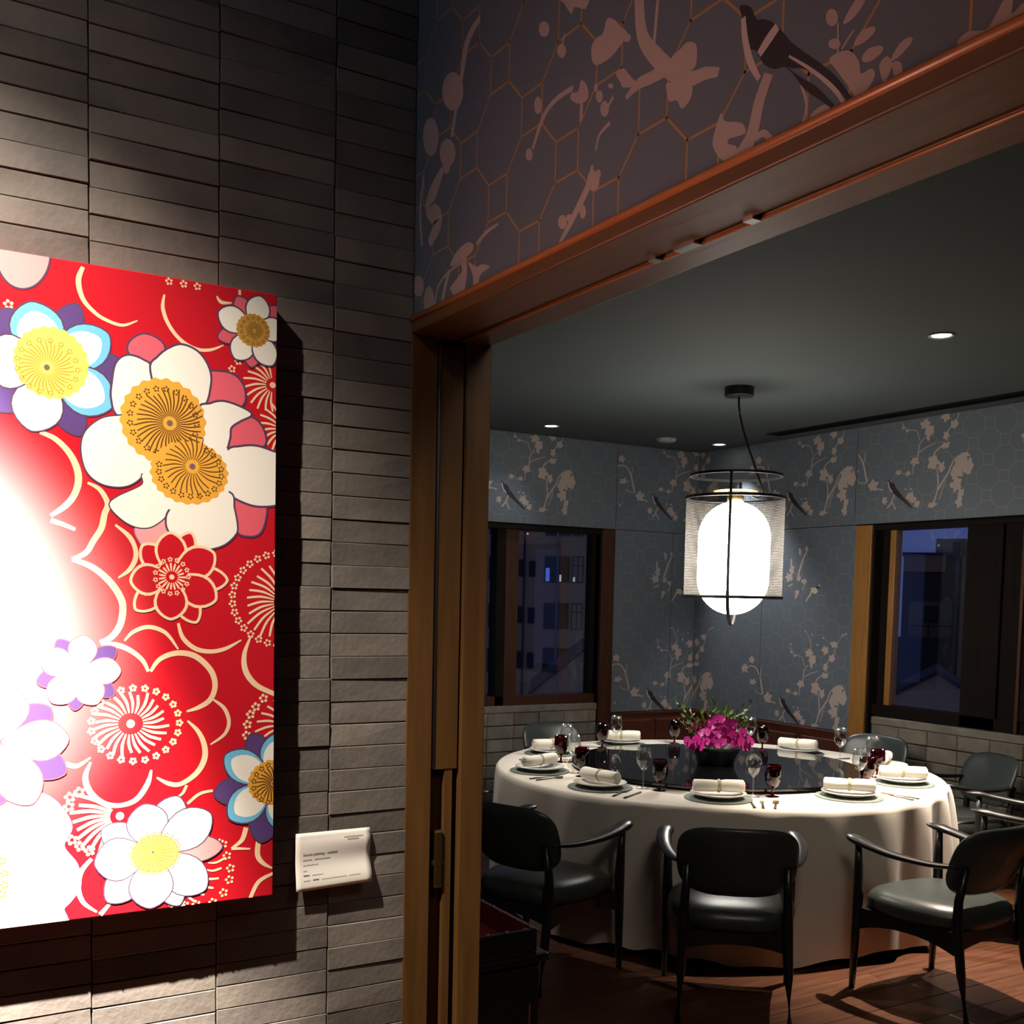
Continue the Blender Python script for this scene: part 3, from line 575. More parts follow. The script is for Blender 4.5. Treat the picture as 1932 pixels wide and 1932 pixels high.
BRANCH=[
('s','petal',[3660,-2223,4000,-1743,4243,-837,4164,-21,4062,519],[148,133,115,94,73]),
('s','petal',[4255,-1055,4588,-529,4990,0,5244,566,5643,1032,6259,1244],[169,146,127,106,77,55]),
('s','petal',[4362,-1703,4614,-1019,4797,-399],[70,56,42]),
('s','petal',[3782,991,3832,1435,4179,1735,4601,1929,5022,2067],[131,115,91,77,67]),
('s','petal',[2441,1162,2521,1781,2609,2232,2962,2587],[104,92,76,60]),
('s','petal',[2567,1617,3074,1875,3939,2156],[84,67,51]),
('s','petal',[2597,2453,2344,2994],[59,59]),
('s','petal',[3148,3262,3139,4144,2925,4686,2569,5114],[66,59,50,42]),
('s','petal',[2419,2998,2108,3203,1497,3281,1174,3601,965,3928],[59,54,57,65,67]),
('s','petal',[4726,2264,4905,2927,5247,3164,5511,3503,5686,4157,6071,4764,6466,5099],[98,86,72,68,59,47,37]),
('s','petal',[2115,185,2127,690],[75,75]),
('s','petal',[1192,330,1662,145],[45,45]),
('s','petal',[645,-1082,363,-1682,27,-2032],[104,120,132]),
('s','petal',[441,-1673,781,-2179],[92,92]),
('s','petal',[-965,-605,-398,-725],[101,100]),
('s','petal',[-3660,2050,-2904,2040,-2375,1432,-2084,577,-1888,-48],[95,119,145,155,163]),
('s','petal',[-2159,2030,-2249,1382],[82,82]),
('s','petal',[-1885,-106,-2547,-46,-2808,167],[60,66,76]),
('p','petal',[3403,3496,3276,3396,3319,3229,3138,3177,2972,3277,2810,3214,2627,3251,2705,3413,2576,3517,2585,3666,2816,3675,2916,3849,3099,3768,3212,3680,3351,3617]),
('p','petal',[3668,3017,3710,2848,3582,2730,3429,2692,3290,2635,3133,2653,3059,2794,2922,2890,3023,3038,3007,3186,3079,3343,3250,3367,3403,3339,3596,3345,3675,3181]),
('p','petal',[3389,2559,3377,2474,3390,2336,3312,2340,3258,2373,3201,2345,3184,2447,3116,2489,3107,2595,3156,2664,3193,2717,3229,2813,3284,2727,3331,2705,3400,2670]),
('p','petal',[4890,3821,4936,3679,4852,3560,4708,3544,4589,3416,4465,3520,4452,3678,4249,3709,4263,3862,4371,3963,4423,4095,4558,4128,4662,4008,4839,4095,4880,3946]),
('p','petal',[5748,4294,5785,4199,5796,4053,5567,4097,5446,4048,5283,4033,5239,4150,5208,4230,5031,4325,5147,4425,5344,4418,5409,4572,5545,4469,5676,4458,5814,4406]),
('p','petal',[5644,3241,5569,3108,5481,3016,5385,2941,5266,2951,5170,2999,5074,3049,5011,3146,5060,3255,5004,3401,5130,3453,5250,3404,5370,3569,5461,3450,5529,3351]),
('p','petal',[4952,2551,4934,2424,4845,2365,4810,2215,4703,2211,4629,2317,4511,2321,4444,2442,4530,2573,4503,2710,4567,2819,4684,2742,4769,2829,4885,2819,4875,2644]),
('p','petal',[2492,1054,2633,944,2544,833,2341,876,2231,714,2065,752,2070,916,1838,935,1871,1066,1986,1158,2048,1274,2198,1347,2350,1280,2482,1246,2560,1161]),
('p','petal',[1136,410,1126,330,1034,281,957,239,861,188,780,245,723,290,610,324,648,405,716,460,731,553,844,569,926,513,1068,565,1101,481]),
('p','petal',[1904,278,1919,209,1888,134,1791,129,1721,114,1613,60,1604,170,1572,220,1504,285,1548,360,1638,386,1691,492,1776,406,1837,379,1959,372]),
('p','petal',[4287,867,4208,684,4007,623,3974,368,3767,396,3597,452,3349,465,3363,702,3460,867,3319,1109,3507,1243,3725,1232,3916,1280,4063,1160,4090,983]),
('p','petal',[4702,465,4731,325,4613,267,4558,155,4453,85,4351,160,4289,263,4222,359,4208,489,4211,640,4271,800,4429,698,4539,809,4675,776,4630,553]),
('p','petal',[6522,569,6564,305,6277,204,6117,91,5919,-78,5766,151,5621,242,5321,329,5536,570,5469,815,5656,961,5865,1051,6091,1052,6397,1087,6428,780]),
('p','petal',[6956,341,6836,140,6768,-32,6662,-187,6506,-223,6371,-115,6185,-82,6134,152,6143,376,6136,630,6299,745,6468,676,6632,944,6766,739,6828,527]),
('p','petal',[6092,48,6127,-94,6156,-323,5833,-264,5664,-386,5381,-474,5293,-260,5191,-119,5196,46,5296,193,5415,338,5623,399,5808,323,5960,272,6235,250]),
('p','petal',[5995,-770,6070,-999,5947,-1165,5770,-1137,5660,-1253,5494,-1299,5466,-1038,5230,-977,5161,-708,5441,-609,5453,-366,5594,-223,5743,-401,5893,-411,6092,-494]),
('p','petal',[6246,-1390,6295,-1507,6225,-1600,6116,-1593,6041,-1751,5929,-1704,5903,-1561,5814,-1497,5828,-1380,5889,-1295,5889,-1129,6006,-1087,6102,-1190,6250,-1117,6291,-1258]),
('p','petal',[6141,-1941,6178,-2093,6170,-2296,6022,-2254,5937,-2377,5819,-2366,5801,-2149,5699,-2073,5632,-1898,5797,-1825,5804,-1653,5890,-1528,6000,-1593,6119,-1608,6189,-1759]),
('p','petal',[4310,-1984,4194,-2066,4067,-2114,3987,-2181,3836,-2242,3719,-2182,3507,-2203,3455,-2122,3558,-2036,3510,-1949,3664,-1891,3839,-1922,3988,-1830,4076,-1896,4090,-1960]),
('p','petal',[4,-1490,37,-1589,-77,-1625,-98,-1767,-212,-1771,-274,-1661,-415,-1696,-446,-1589,-438,-1484,-419,-1379,-374,-1249,-238,-1264,-133,-1264,2,-1254,-50,-1428]),
('p','petal',[2289,-1312,2349,-1460,2129,-1486,2093,-1642,1944,-1752,1866,-1535,1735,-1533,1588,-1460,1654,-1316,1726,-1212,1782,-1087,1931,-1121,2056,-1041,2230,-1033,2204,-1222]),
('p','petal',[2514,-1569,2502,-1641,2503,-1743,2353,-1726,2268,-1780,2112,-1851,2102,-1714,2017,-1664,2001,-1578,2068,-1502,2137,-1430,2236,-1346,2350,-1414,2443,-1439,2585,-1460]),
('p','petal',[2816,-1872,2782,-1960,2727,-2034,2680,-2161,2548,-2143,2471,-2065,2324,-2086,2329,-1970,2381,-1885,2349,-1789,2412,-1699,2536,-1735,2633,-1673,2749,-1687,2789,-1784]),
('p','petal',[-906,-310,-1018,-457,-953,-710,-1193,-720,-1360,-663,-1549,-747,-1600,-560,-1690,-453,-1817,-295,-1639,-175,-1527,-81,-1414,95,-1225,73,-1150,-113,-831,-78]),
('p','petal',[4949,1899,4983,1819,4955,1717,4778,1712,4650,1669,4504,1676,4446,1759,4305,1805,4327,1900,4434,1967,4468,2073,4626,2095,4739,2018,4871,2032,5025,2002]),
('p','petal',[6592,1110,6653,1012,6412,976,6295,945,6167,865,6055,930,5913,945,5716,985,5801,1089,5954,1148,5939,1279,6157,1239,6289,1242,6506,1285,6458,1159]),
('p','petal',[-2875,2629,-3072,2536,-3085,2429,-3170,2311,-3329,2364,-3439,2407,-3603,2414,-3576,2542,-3645,2638,-3607,2749,-3467,2792,-3367,2910,-3207,2891,-3126,2781,-3048,2711]),
('p','petal',[-3675,1872,-3827,1771,-3723,1556,-3922,1508,-4091,1623,-4312,1457,-4357,1649,-4427,1759,-4555,1898,-4365,1998,-4262,2086,-4144,2233,-3962,2188,-3891,2037,-3642,2038]),
('p','petal',[-2631,827,-2740,727,-2912,691,-2943,557,-3117,581,-3255,601,-3458,602,-3466,715,-3357,804,-3471,923,-3298,978,-3127,948,-2953,1080,-2835,986,-2856,873]),
('p','petal',[2608,5171,2598,5143,2573,5123,2552,5090,2507,5094,2475,5113,2430,5118,2426,5150,2449,5175,2437,5205,2458,5233,2501,5231,2543,5246,2581,5228,2578,5192]),
('p','petal',[3301,4949,3297,4919,3275,4893,3241,4876,3202,4890,3148,4861,3133,4901,3132,4930,3096,4958,3123,4986,3157,5004,3191,5027,3237,5026,3250,4985,3302,4982]),
('p','petal',[1182,4107,1167,4076,1156,4040,1110,4024,1066,4045,1020,4031,962,4038,969,4081,950,4115,961,4154,1030,4149,1055,4180,1102,4184,1130,4156,1174,4141]),
('p','petal',[1239,3492,1225,3457,1200,3426,1169,3386,1111,3398,1044,3379,1019,3425,1018,3464,977,3500,1003,3539,1053,3560,1097,3592,1152,3573,1194,3554,1243,3533]),
('p','petal',[1638,3233,1635,3189,1617,3140,1546,3133,1488,3097,1428,3123,1403,3166,1347,3192,1348,3240,1418,3263,1407,3331,1477,3341,1533,3312,1614,3329,1660,3287]),
('p','petal',[6361,5015,6374,4979,6324,4965,6297,4944,6258,4933,6232,4963,6191,4966,6160,4990,6169,5023,6178,5055,6200,5090,6252,5079,6291,5084,6341,5084,6340,5041]),
('p','petal',[6703,5135,6684,5095,6627,5083,6616,5029,6559,5027,6518,5057,6470,5070,6446,5105,6478,5141,6476,5177,6516,5192,6557,5186,6598,5215,6632,5190,6649,5162]),
('p','petal',[3892,4180,3908,4143,3866,4122,3826,4114,3788,4082,3747,4104,3724,4131,3687,4152,3687,4187,3710,4217,3732,4250,3783,4241,3822,4245,3877,4251,3871,4204]),
('p','petal',[4492,4724,4478,4691,4437,4677,4423,4634,4376,4658,4343,4664,4295,4667,4294,4702,4301,4729,4294,4762,4339,4769,4369,4780,4414,4809,4429,4764,4448,4745]),
('p','petal',[1636,-815,1657,-845,1626,-868,1586,-874,1553,-892,1516,-887,1483,-872,1475,-844,1464,-817,1494,-795,1514,-772,1543,-739,1580,-768,1613,-771,1644,-786]),
('p','petal',[2105,-837,2141,-873,2080,-888,2057,-921,2011,-930,1981,-901,1950,-890,1889,-879,1925,-840,1944,-814,1962,-783,2004,-775,2049,-762,2098,-769,2081,-818]),
('p','petal',[-3200,-1196,-3240,-1225,-3260,-1250,-3282,-1286,-3332,-1288,-3386,-1294,-3427,-1271,-3448,-1238,-3435,-1202,-3455,-1155,-3391,-1137,-3343,-1116,-3291,-1122,-3262,-1151,-3218,-1163]),
('p','bird',[-40,8,248,-218,568,-360,699,-621,904,-829,1273,-1218,1757,-1677,2198,-2108,2047,-2124,1571,-1781,931,-1338,484,-984,411,-791,163,-558,120,-333,9,-171]),
('s','petal2',[33,-180,150,-616,419,-945],[79,93,75])]
FINCH=[
('p','finch',[3650,8313,3601,8224,3524,8145,3402,8087,3245,8084,3135,8155,2904,8140,2836,8252,3007,8345,2879,8482,3050,8535,3222,8535,3396,8574,3559,8517,3537,8387]),
('s','petal2',[2945,8099,2650,7758,2436,7480],[182,108,98]),
('p','bird',[3780,8573,3833,8530,3791,8488,3676,8502,3608,8490,3495,8466,3473,8521,3405,8551,3387,8596,3475,8621,3529,8644,3588,8695,3663,8635,3754,8643,3864,8624]),
('p','petal2',[3835,8711,3865,8681,3835,8658,3790,8651,3744,8621,3699,8648,3679,8677,3611,8692,3644,8725,3679,8744,3688,8778,3743,8763,3780,8766,3851,8780,3831,8733]),
('p','petal',[1002,9936,1069,9782,1037,9619,898,9672,817,9567,719,9632,647,9741,525,9847,596,10010,662,10103,627,10381,779,10301,877,10247,1004,10253,1094,10116]),
('p','petal',[911,9335,968,9168,795,9105,655,9100,539,8989,366,8995,359,9197,204,9268,121,9426,334,9486,294,9736,511,9633,641,9609,809,9609,937,9495]),
('p','petal',[2464,11525,2516,11406,2451,11333,2359,11358,2301,11256,2233,11338,2215,11439,2090,11474,2129,11583,2166,11662,2205,11741,2278,11759,2343,11707,2444,11737,2438,11603]),
('p','petal',[1758,11375,1729,11295,1757,11134,1684,11122,1625,11145,1550,11091,1521,11231,1514,11337,1460,11446,1487,11555,1554,11576,1592,11689,1650,11569,1695,11535,1761,11490]),
('p','petal',[2471,9029,2435,8945,2335,8898,2259,8831,2132,8820,2052,8902,1926,8915,1851,8986,1904,9066,1870,9167,2012,9187,2120,9192,2232,9215,2356,9188,2381,9099]),
('p','petal',[1723,8176,1626,8118,1633,8029,1556,7983,1465,8025,1354,7976,1299,8058,1329,8147,1197,8224,1312,8274,1376,8313,1438,8389,1536,8369,1607,8312,1691,8262]),
('p','petal',[1845,9286,1775,9212,1748,9140,1698,9063,1611,9075,1517,9069,1403,9108,1415,9240,1379,9345,1424,9439,1539,9428,1588,9505,1680,9537,1729,9431,1812,9384]),
('s','petal',[1492,9502,1749,10140,1951,10690,2317,11360],[196,180,164,147]),
('s','petal',[720,10800,747,10283],[177,177]),
('s','petal',[2273,8944,2019,8306],[91,91]),
('s','petal',[1452,8046,1353,7702],[197,198]),
('s','petal',[478,8645,1001,8818],[114,113]),
('s','petal',[1644,11037,1568,11380],[103,103])]

# ------------------------------------------------------------------ the hall and the shell of the dining room
structure(box('floor', (-3.2, -3.2, -.12), (XR+.2, YL+.2, -.02), 'dark_void'))
FL = bpy.data.objects['floor']
plank_me = {}
def plank(x0, x1, y0, y1):
    key = (round(x1-x0, 3), round(y1-y0, 3))
    if key not in plank_me:
        b = MB(); hx, hy = (x1-x0)/2-.001, (y1-y0)/2-.0012; c = .002
        V = [(-hx,-hy,-.02),(hx,-hy,-.02),(hx,hy,-.02),(-hx,hy,-.02),(-hx,-hy,-c),(hx,-hy,-c),(hx,hy,-c),(-hx,hy,-c),(-hx+c,-hy+c,0),(hx-c,-hy+c,0),(hx-c,hy-c,0),(-hx+c,hy-c,0)]
        F = [(0,3,2,1),(8,9,10,11)]+[(i,(i+1)%4,(i+1)%4+4,i+4) for i in range(4)]+[(i+4,(i+1)%4+4,(i+1)%4+8,i+8) for i in range(4)]
        me = bpy.data.meshes.new('plank'); me.from_pydata(V, [], F); me.materials.append(MATS['floor_wood']); plank_me[key] = me
    o = bpy.data.objects.new('plank', plank_me[key]); col.objects.link(o); o.location = ((x0+x1)/2, (y0+y1)/2, rnd.uniform(-.0006, .0006)); o.parent = FL
y = -1.0; k = 0
while y < YL-.01:
    xs = [XO] + [XO+.5+(k*.43) % 1.2+1.3*i for i in range(5)]
    xs = [x for x in xs if x < XR-.15]+[XR]
    for a, b in zip(xs, xs[1:]): plank(a, b, y, min(y+.168, YL))
    y += .168; k += 1
o = box('floor_hall', (-3.2, -3.2, -.02), (XO, YB, 0), 'floor_wood', FL); o['kind'] = 'structure'
structure(box('ceiling', (XJ, -1.0, HC), (XR, YL, HC+.12), 'ceiling_paint'))
structure(box('ceiling_hall', (-3.2, -3.2, 3.4), (XO, YB+.2, 3.5), 'ceiling_paint'))
structure(box('wall_rear', (-3.3, -3.2, 0), (-3.2, YB+.2, 3.5), 'ceiling_paint'))
structure(box('wall_side', (-3.2, -3.3, 0), (XO, -3.2, 3.5), 'ceiling_paint'))
structure(box('wall_near', (XJ, -1.15, 0), (XR+.2, -1.0, HC+.1), 'wallpaper'))

# grey brick wall of the hall
WL = structure(box('wall_left', (-3.2, YB+.022, 0), (XO, YB+.20, 3.5), 'mortar'))
PZ = .0477; CX = [-.123, .114, .3506, .5877, .8232, XO]
bme = {}
def brick_mesh(wd, ht, v, m, depth=.022, bev=.0014):
    key = (round(wd, 3), v, m)
    if key in bme: return bme[key]
    r = random.Random(v*13+int(wd*1000)); hx, hz = wd/2-.0011, ht/2-.0007; j = lambda s=.0007: r.uniform(-s, s)
    cs = [(-hx+j(), -hz+j()), (hx+j(), -hz+j()), (hx+j(), hz+j()), (-hx+j(), hz+j())]
    V = [(x, depth, z) for x, z in cs]+[(x, bev, z) for x, z in cs]+[(x-math.copysign(bev, x), j(.0008), z-math.copysign(bev, z)) for x, z in cs]
    F = [(8, 9, 10, 11)]+[(i, (i+1) % 4, (i+1) % 4+4, i+4) for i in range(4)]+[(i+4, (i+1) % 4+4, (i+1) % 4+8, i+8) for i in range(4)]
    me = bpy.data.meshes.new('brick'); me.from_pydata(V, [], F); me.materials.append(MATS[m]); bme[key] = me; return me
zt = 1.951-25*PZ-.5*PZ                             # a bed joint lies at z = 1.951
rows = [zt+PZ/2+PZ*i-PZ/2 for i in range(-1, 60)]
jit = {c: rnd.uniform(-.004, .004) for c in range(5)}; jit[3] = .003; jit[4] = 0
stuffmb = MB()
for ci in range(5):
    x0, x1 = CX[ci], CX[ci+1]
    for ri in range(58):
        zc = 1.951+PZ*(ri-29)+PZ/2+jit[ci]
        o = bpy.data.objects.new('brick', brick_mesh(x1-x0, PZ, rnd.randrange(5), 'brick')); col.objects.link(o)
        o.location = ((x0+x1)/2, YB+rnd.uniform(-.0022, .0022), zc); o.rotation_euler = (rnd.uniform(-.012, .012), 0, rnd.uniform(-.005, .005)); o.parent = WL
zlo = 1.951-29*PZ
for ci in range(-12, 5):
    x0 = CX[ci] if ci >= 0 else CX[0]+.237*ci; x1 = CX[ci+1] if ci >= 0 else x0+.237
    for ri in range(-12, 70):
        zc = 1.951+PZ*(ri-29)+PZ/2
        if zc < .03 or zc > 3.38 or (ci >= 0 and 0 <= ri < 58): continue
        stuffmb.box((x0+.001, YB+rnd.uniform(-.002, .002), zc-PZ/2+.001), (x1-.001, YB+.022, zc+PZ/2-.001))
o = stuffmb.obj('outer_bricks', 'brick', WL); o['kind'] = 'stuff'

# opening wall: header with wallpaper, and the wall that hides the sliding door
b = MB().box((XO, -.75, HZ), (XJ, YB+.03, 3.4)).box((XO, YB+.03, HZ), (XJ, YL, 3.4)).box((XO+.10, YB+.03, 0), (XJ, YL, HZ)).box((XO, -1.15, 0), (XJ, -.75, 3.4))
WF = structure(b.obj('wall_front', 'wallpaper'))
def header(u, v, h): return (XO-h, u, v)
def lattice(pr, ph, d, s, m='lattice', lw=.0040):
    x0, x1, z0, z1 = pr.rect; h = s/2
    for i in range(int((x0-ph[0])/d)-2, int((x1-ph[0])/d)+3):
        for j in range(int((z0-ph[1])/d)-2, int((z1-ph[1])/d)+3):
            if (i+j) % 2: continue
            cx, cz = ph[0]+i*d, ph[1]+j*d; c = [(cx-h, cz-h), (cx+h, cz-h), (cx+h, cz+h), (cx-h, cz+h)]
            seg = [(c[k], c[(k+1) % 4]) for k in range(4)]+[((cx+h, cz+h), (cx+d-h, cz+d-h)), ((cx+h, cz-h), (cx+d-h, cz-d+h))]
            for a, e in seg:
                l = math.hypot(e[0]-a[0], e[1]-a[1]); nx, nz = -(e[1]-a[1])/l*lw/2, (e[0]-a[0])/l*lw/2
                ex, ez = (e[0]-a[0])/l*lw/2, (e[1]-a[1])/l*lw/2
                pr.poly(m, [(a[0]+nx-ex, a[1]+nz-ez), (a[0]-nx-ex, a[1]-nz-ez), (e[0]-nx+ex, e[1]-nz+ez), (e[0]+nx+ex, e[1]+nz+ez)])
def motif(pr, shapes, ox=0, oz=0, sx=1):
    for t in shapes:
        P = [(ox+sx*x, oz+z) for x, z in pairs(t[2])]
        pr.up()
        if t[0] == 's':
            for q in ribbon(P, [v/1e4 for v in t[3]]): pr.poly(t[1], q)
        else: pr.poly(t[1], cat_closed(P, 3))
HS = YB/2.4
pr = Print((-.75, YB-.001, HZ+.013, 3.38))
lattice(pr, (1.615*HS, 1.7+(2.396-1.7)*HS), .130*HS, .0762*HS)
motif(pr, HEADER)
pr.build('wallpaper_print', header, WF)

# timber lining of the opening
T1 = empty('trim_1'); structure(T1)
box('soffit_board', (XO-.006, -.75, HZ-.022), (XO+.103, YB+.01, HZ+.012), 'soffit_wood', T1, .003)
box('soffit_board', (XO+.114, -.75, HZ-.022), (XJ+.004, YB+.01, HZ+.012), 'soffit_wood', T1, .003)
MB().tube([(XO-.006, -.75, HZ+.007), (XO-.006, YB-.002, HZ+.007)], .0065, 10).obj('edge_bead', 'bead_wood', T1, True); MB().tube([(XO+.1165, -.75, HZ-.0225), (XO+.1165, YB-.004, HZ-.0225)], .0028, 8).obj('edge_bead', 'bead_wood', T1, True)
box('door_track', (XO+.103, -.75, HZ-.004), (XO+.114, YB+.01, HZ+.005), 'dark_void', T1)
for ya, yb in ((1.335, 1.385), (1.205, 1.225), (1.43, 1.45)): box('track_clip', (XO+.099, ya, HZ-.0255), (XO+.117, yb, HZ-.021), 'steel', T1)
box('jamb_board', (XO-.004, YB-.002, 0), (XO+.058, YB+.03, HZ-.02), 'trim_wood', T1, .002)
box('jamb_board', (XO+.131, YB-.002, 0), (XJ+.004, YB+.03, HZ-.02), 'trim_wood', T1, .002)
box('pocket_lining', (XO+.058, YB+.035, 0), (XO+.131, YB+.05, HZ-.02), 'dark_void', T1)
D1 = empty('door_1', (0, 0, 0)); structure(D1)
zb = 1.7-.2375*YB+.02                                    # below this the stile is cut back around the pull
xl, xr = XO+.066, XO+.126
box('door_edge', (xl, YB+.006, 1.315), (xr, YB+.034, HZ-.034), 'trim_wood', D1, .001)
box('edge_strip', (xl-.0035, YB+.003, 1.318), (xl+.001, YB+.03, HZ-.04), 'steel', D1)
box('door_edge', (xl+.030, YB+.008, .02), (xl+.050, YB+.034, 1.315), 'trim_wood', D1, .001)
box('pull_recess', (xl-.003, YB+.022, .02), (xl+.032, YB+.034, 1.315), 'casing_red', D1)
box('door_edge_cap', (xl, YB+.006, 1.10), (xl+.03, YB+.034, 1.112), 'trim_wood', D1)
MB().box((xl+.006, YB+.001, 1.048), (xl+.026, YB+.022, 1.178)).obj('pull_handle', 'brass', D1, bevel=.004)
MB().lathe([(0, 0), (.011, 0), (.011, .012), (.007, .018), (0, .019)], 16).obj('lock_knob', 'brass', D1, True).matrix_local = Matrix.Translation((xl+.014, YB+.018, .70)) @ Matrix.Rotation(PI/2, 4, 'X')

# far wall with the left window (wall_back) and right-hand wall (wall_right)
SL, SR, WT = .84, .90, 2.28                              # sill heights and top of the windows
b = MB().box((XJ, YL, 0), (3.2, YL+.2, HC)).box((3.2, YL+.02, 0), (5.22, YL+.2, SL-.03)).box((3.2, YL, WT), (5.22, YL+.2, HC)).box((5.22, YL, 0), (XR+.2, YL+.2, HC))
WB = structure(b.obj('wall_back', 'dark_void'))
b = MB().box((XR, 5.447, 0), (XR+.2, YL, HC)).box((XR+.02, 3.0, 0), (XR+.2, 5.447, SR-.03)).box((XR, 3.0, WT), (XR+.2, 5.447, HC)).box((XR, -1.0, 0), (XR+.2, 3.0, HC))
WR = structure(b.obj('wall_right', 'dark_void'))
def limebricks(par, n0, s0, s1, ztop, fn, rz):
    s = s0; i = 0
    while s < s1-.01:
        wd = min(.243, s1-s); z = ztop; k = 0
        while z > .02:
            h = .105
            o = bpy.data.objects.new('brick', brick_mesh(wd, h-.004, 20+rnd.randrange(6), 'limewash', .024, .007)); col.objects.link(o)
            o.location = fn(s+wd/2, z-h/2, rnd.uniform(-.004, .004)); o.rotation_euler = (rnd.uniform(-.02, .02), 0, rz+rnd.uniform(-.012, .012)); o.parent = par
            z -= h; k += 1
        s += .243; i += 1
limebricks(WB, 0, 3.2, 5.22, SL-.055, lambda s, z, j: (s, YL-.004+j, z), 0)
limebricks(WR, 0, 3.2, 5.395, SR-.055, lambda s, z, j: (XR-.004+j, 3.2+5.395-s, z), -PI/2)
box('sill_ledge', (3.2, YL-.008, SL-.055), (5.22, YL+.12, SL), 'limewash', WB, .008)
box('sill_ledge', (XR-.008, 3.0, SR-.055), (XR+.12, 5.395, SR), 'limewash', WR, .008)
def panel_back(x0, x1, z0, z1, anchors):
    o = box('panel', (x0+.0025, YL-.014, z0+.0025), (x1-.0025, YL-.001, z1-.0025), 'wallpaper', WB)
    pr = Print((x0+.003, x1-.003, z0+.003, z1-.003)); lattice(pr, (5.97, 1.504), .116, .070, 'lattice_room_light', .0032)
    for ax, az in anchors: motif(pr, BRANCH, ax, az); motif(pr, FINCH, ax, az)
    pr.build('panel_print', lambda u, v, h: (u, YL-.014-h, v), o)
def panel_right(y1, y0, z0, z1, anchors):
    o = box('panel', (XR-.014, y0+.0025, z0+.0025), (XR-.001, y1-.0025, z1-.0025), 'wallpaper', WR)
    pr = Print((-y1+.003, -y0-.003, z0+.003, z1-.003)); lattice(pr, (-6.385, 1.504), .116, .070, 'lattice_room_light', .0032)
    for ay, az in anchors: motif(pr, BRANCH, -ay, az); motif(pr, FINCH, -ay, az)
    pr.build('panel_print', lambda u, v, h: (XR-.014-h, -u, v), o)
ZJ, ZW = 2.29, .755
panel_back(XJ, 5.358, ZJ, HC, [(4.252, 2.615), (2.776, 2.615), (1.3, 2.615)])
panel_back(XJ, 3.2, 0.0, ZJ, [(2.776, .955), (1.3, .955)])
panel_back(5.358, XR, ZJ, HC, [(5.734, 2.615)])
panel_back(5.358, 5.97, ZW, ZJ, [(5.734, .955), (4.258, .955)])
panel_back(5.97, XR, ZW, ZJ, [(5.734, .955)])
panel_right(YL, 5.618, ZJ, HC, [(6.313, 2.60), (7.80, 2.60)])
panel_right(YL, 6.55, ZW, ZJ, [(7.80, .97), (6.313, .975)])
panel_right(6.55, 5.595, ZW, ZJ, [(6.313, .975), (7.79, .975)])
panel_right(5.618, 3.9, ZJ, HC, [(5.328, 2.60), (6.8, 2.60), (3.85, 2.60)])
panel_right(3.9, 1.4, ZJ, HC, [(3.6, 2.60), (2.2, 2.60)])
panel_right(3.0, -1.0, 0, ZJ, [(2.4, .975), (1.0, .975)])

# wood dado under the corner wallpaper
T2 = structure(box('trim_2', (5.358, YL-.03, 0), (XR-.03, YL, ZW-.006), 'mahogany'))
box('dado_cap', (5.358, YL-.036, ZW-.022), (XR-.03, YL-.005, ZW-.004), 'mahogany', T2, .003)
for x0 in (5.40, 5.83): box('dado_panel', (x0, YL-.042, .12), (x0+.38, YL-.028, ZW-.07), 'mahogany', T2, .006)
T3 = structure(box('trim_3', (XR-.03, 5.595, 0), (XR, YL, ZW-.006), 'mahogany'))
box('dado_cap', (XR-.036, 5.595, ZW-.022), (XR-.005, YL, ZW-.004), 'mahogany', T3, .003)
for y0 in (5.66, 6.10, 6.54, 6.98): box('dado_panel', (XR-.042, y0, .12), (XR-.028, y0+.38, ZW-.07), 'mahogany', T3, .006)

# windows
W1 = empty('window_1'); structure(W1)
box('casing', (5.22, YL-.03, 0), (5.300, YL+.12, WT+.005), 'casing_red', W1, .004); box('casing', (5.303, YL-.022, 0), (5.356, YL+.0, WT+.005), 'casing_red', W1, .004)
box('head_rail', (3.2, YL-.012, WT-.035), (5.22, YL+.16, WT), 'frame_dark', W1, .003)
box('stile', (5.175, YL+.06, SL), (5.22, YL+.14, WT-.03), 'frame_dark', W1, .003)
box('mullion', (4.25, YL+.03, SL), (4.335, YL+.14, WT-.03), 'frame_dark', W1, .004); box('mullion', (4.338, YL+.045, SL), (4.46, YL+.14, WT-.03), 'casing_red', W1, .004)
box('stile', (3.2, YL+.06, SL), (3.25, YL+.14, WT-.03), 'frame_dark', W1)
box('bottom_rail', (3.2, YL+.03, SL), (5.22, YL+.15, SL+.075), 'casing_red', W1, .004)
box('pane', (4.46, YL+.096, SL+.07), (5.18, YL+.102, WT-.03), 'pane_glass', W1); box('pane', (3.25, YL+.096, SL+.07), (4.25, YL+.102, WT-.03), 'pane_glass', W1)
W2 = empty('window_2'); structure(W2)
box('casing', (XR-.022, 5.447, 0), (XR+.02, 5.594, WT+.003), 'casing_amber', W2, .004)
box('reveal_lining', (XR-.004, 5.425, 0), (XR+.16, 5.447, WT), 'frame_dark', W2)
box('head_rail', (XR-.012, 3.0, WT-.035), (XR+.16, 5.43, WT), 'frame_dark', W2, .003)
box('stile', (XR+.07, 5.305, SR), (XR+.14, 5.355, WT-.03), 'casing_amber', W2, .003); box('stile', (XR+.08, 5.355, SR), (XR+.14, 5.43, WT-.03), 'frame_dark', W2)
box('bottom_rail', (XR+.03, 3.0, SR), (XR+.15, 5.43, SR+.085), 'frame_dark', W2, .004)
box('mullion', (XR+.03, 4.42, SR), (XR+.14, 4.69, WT-.03), 'frame_dark', W2, .006)
box('mullion', (XR+.01, 4.245, SR), (XR+.14, 4.27, WT-.03), 'casing_red', W2, .003); box('stile', (XR+.05, 4.27, SR), (XR+.14, 4.42, WT-.03), 'frame_dark', W2, .003)
box('shutter', (XR+.02, 3.0, SR+.085), (XR+.06, 4.245, WT-.035), 'frame_dark', W2, .003)
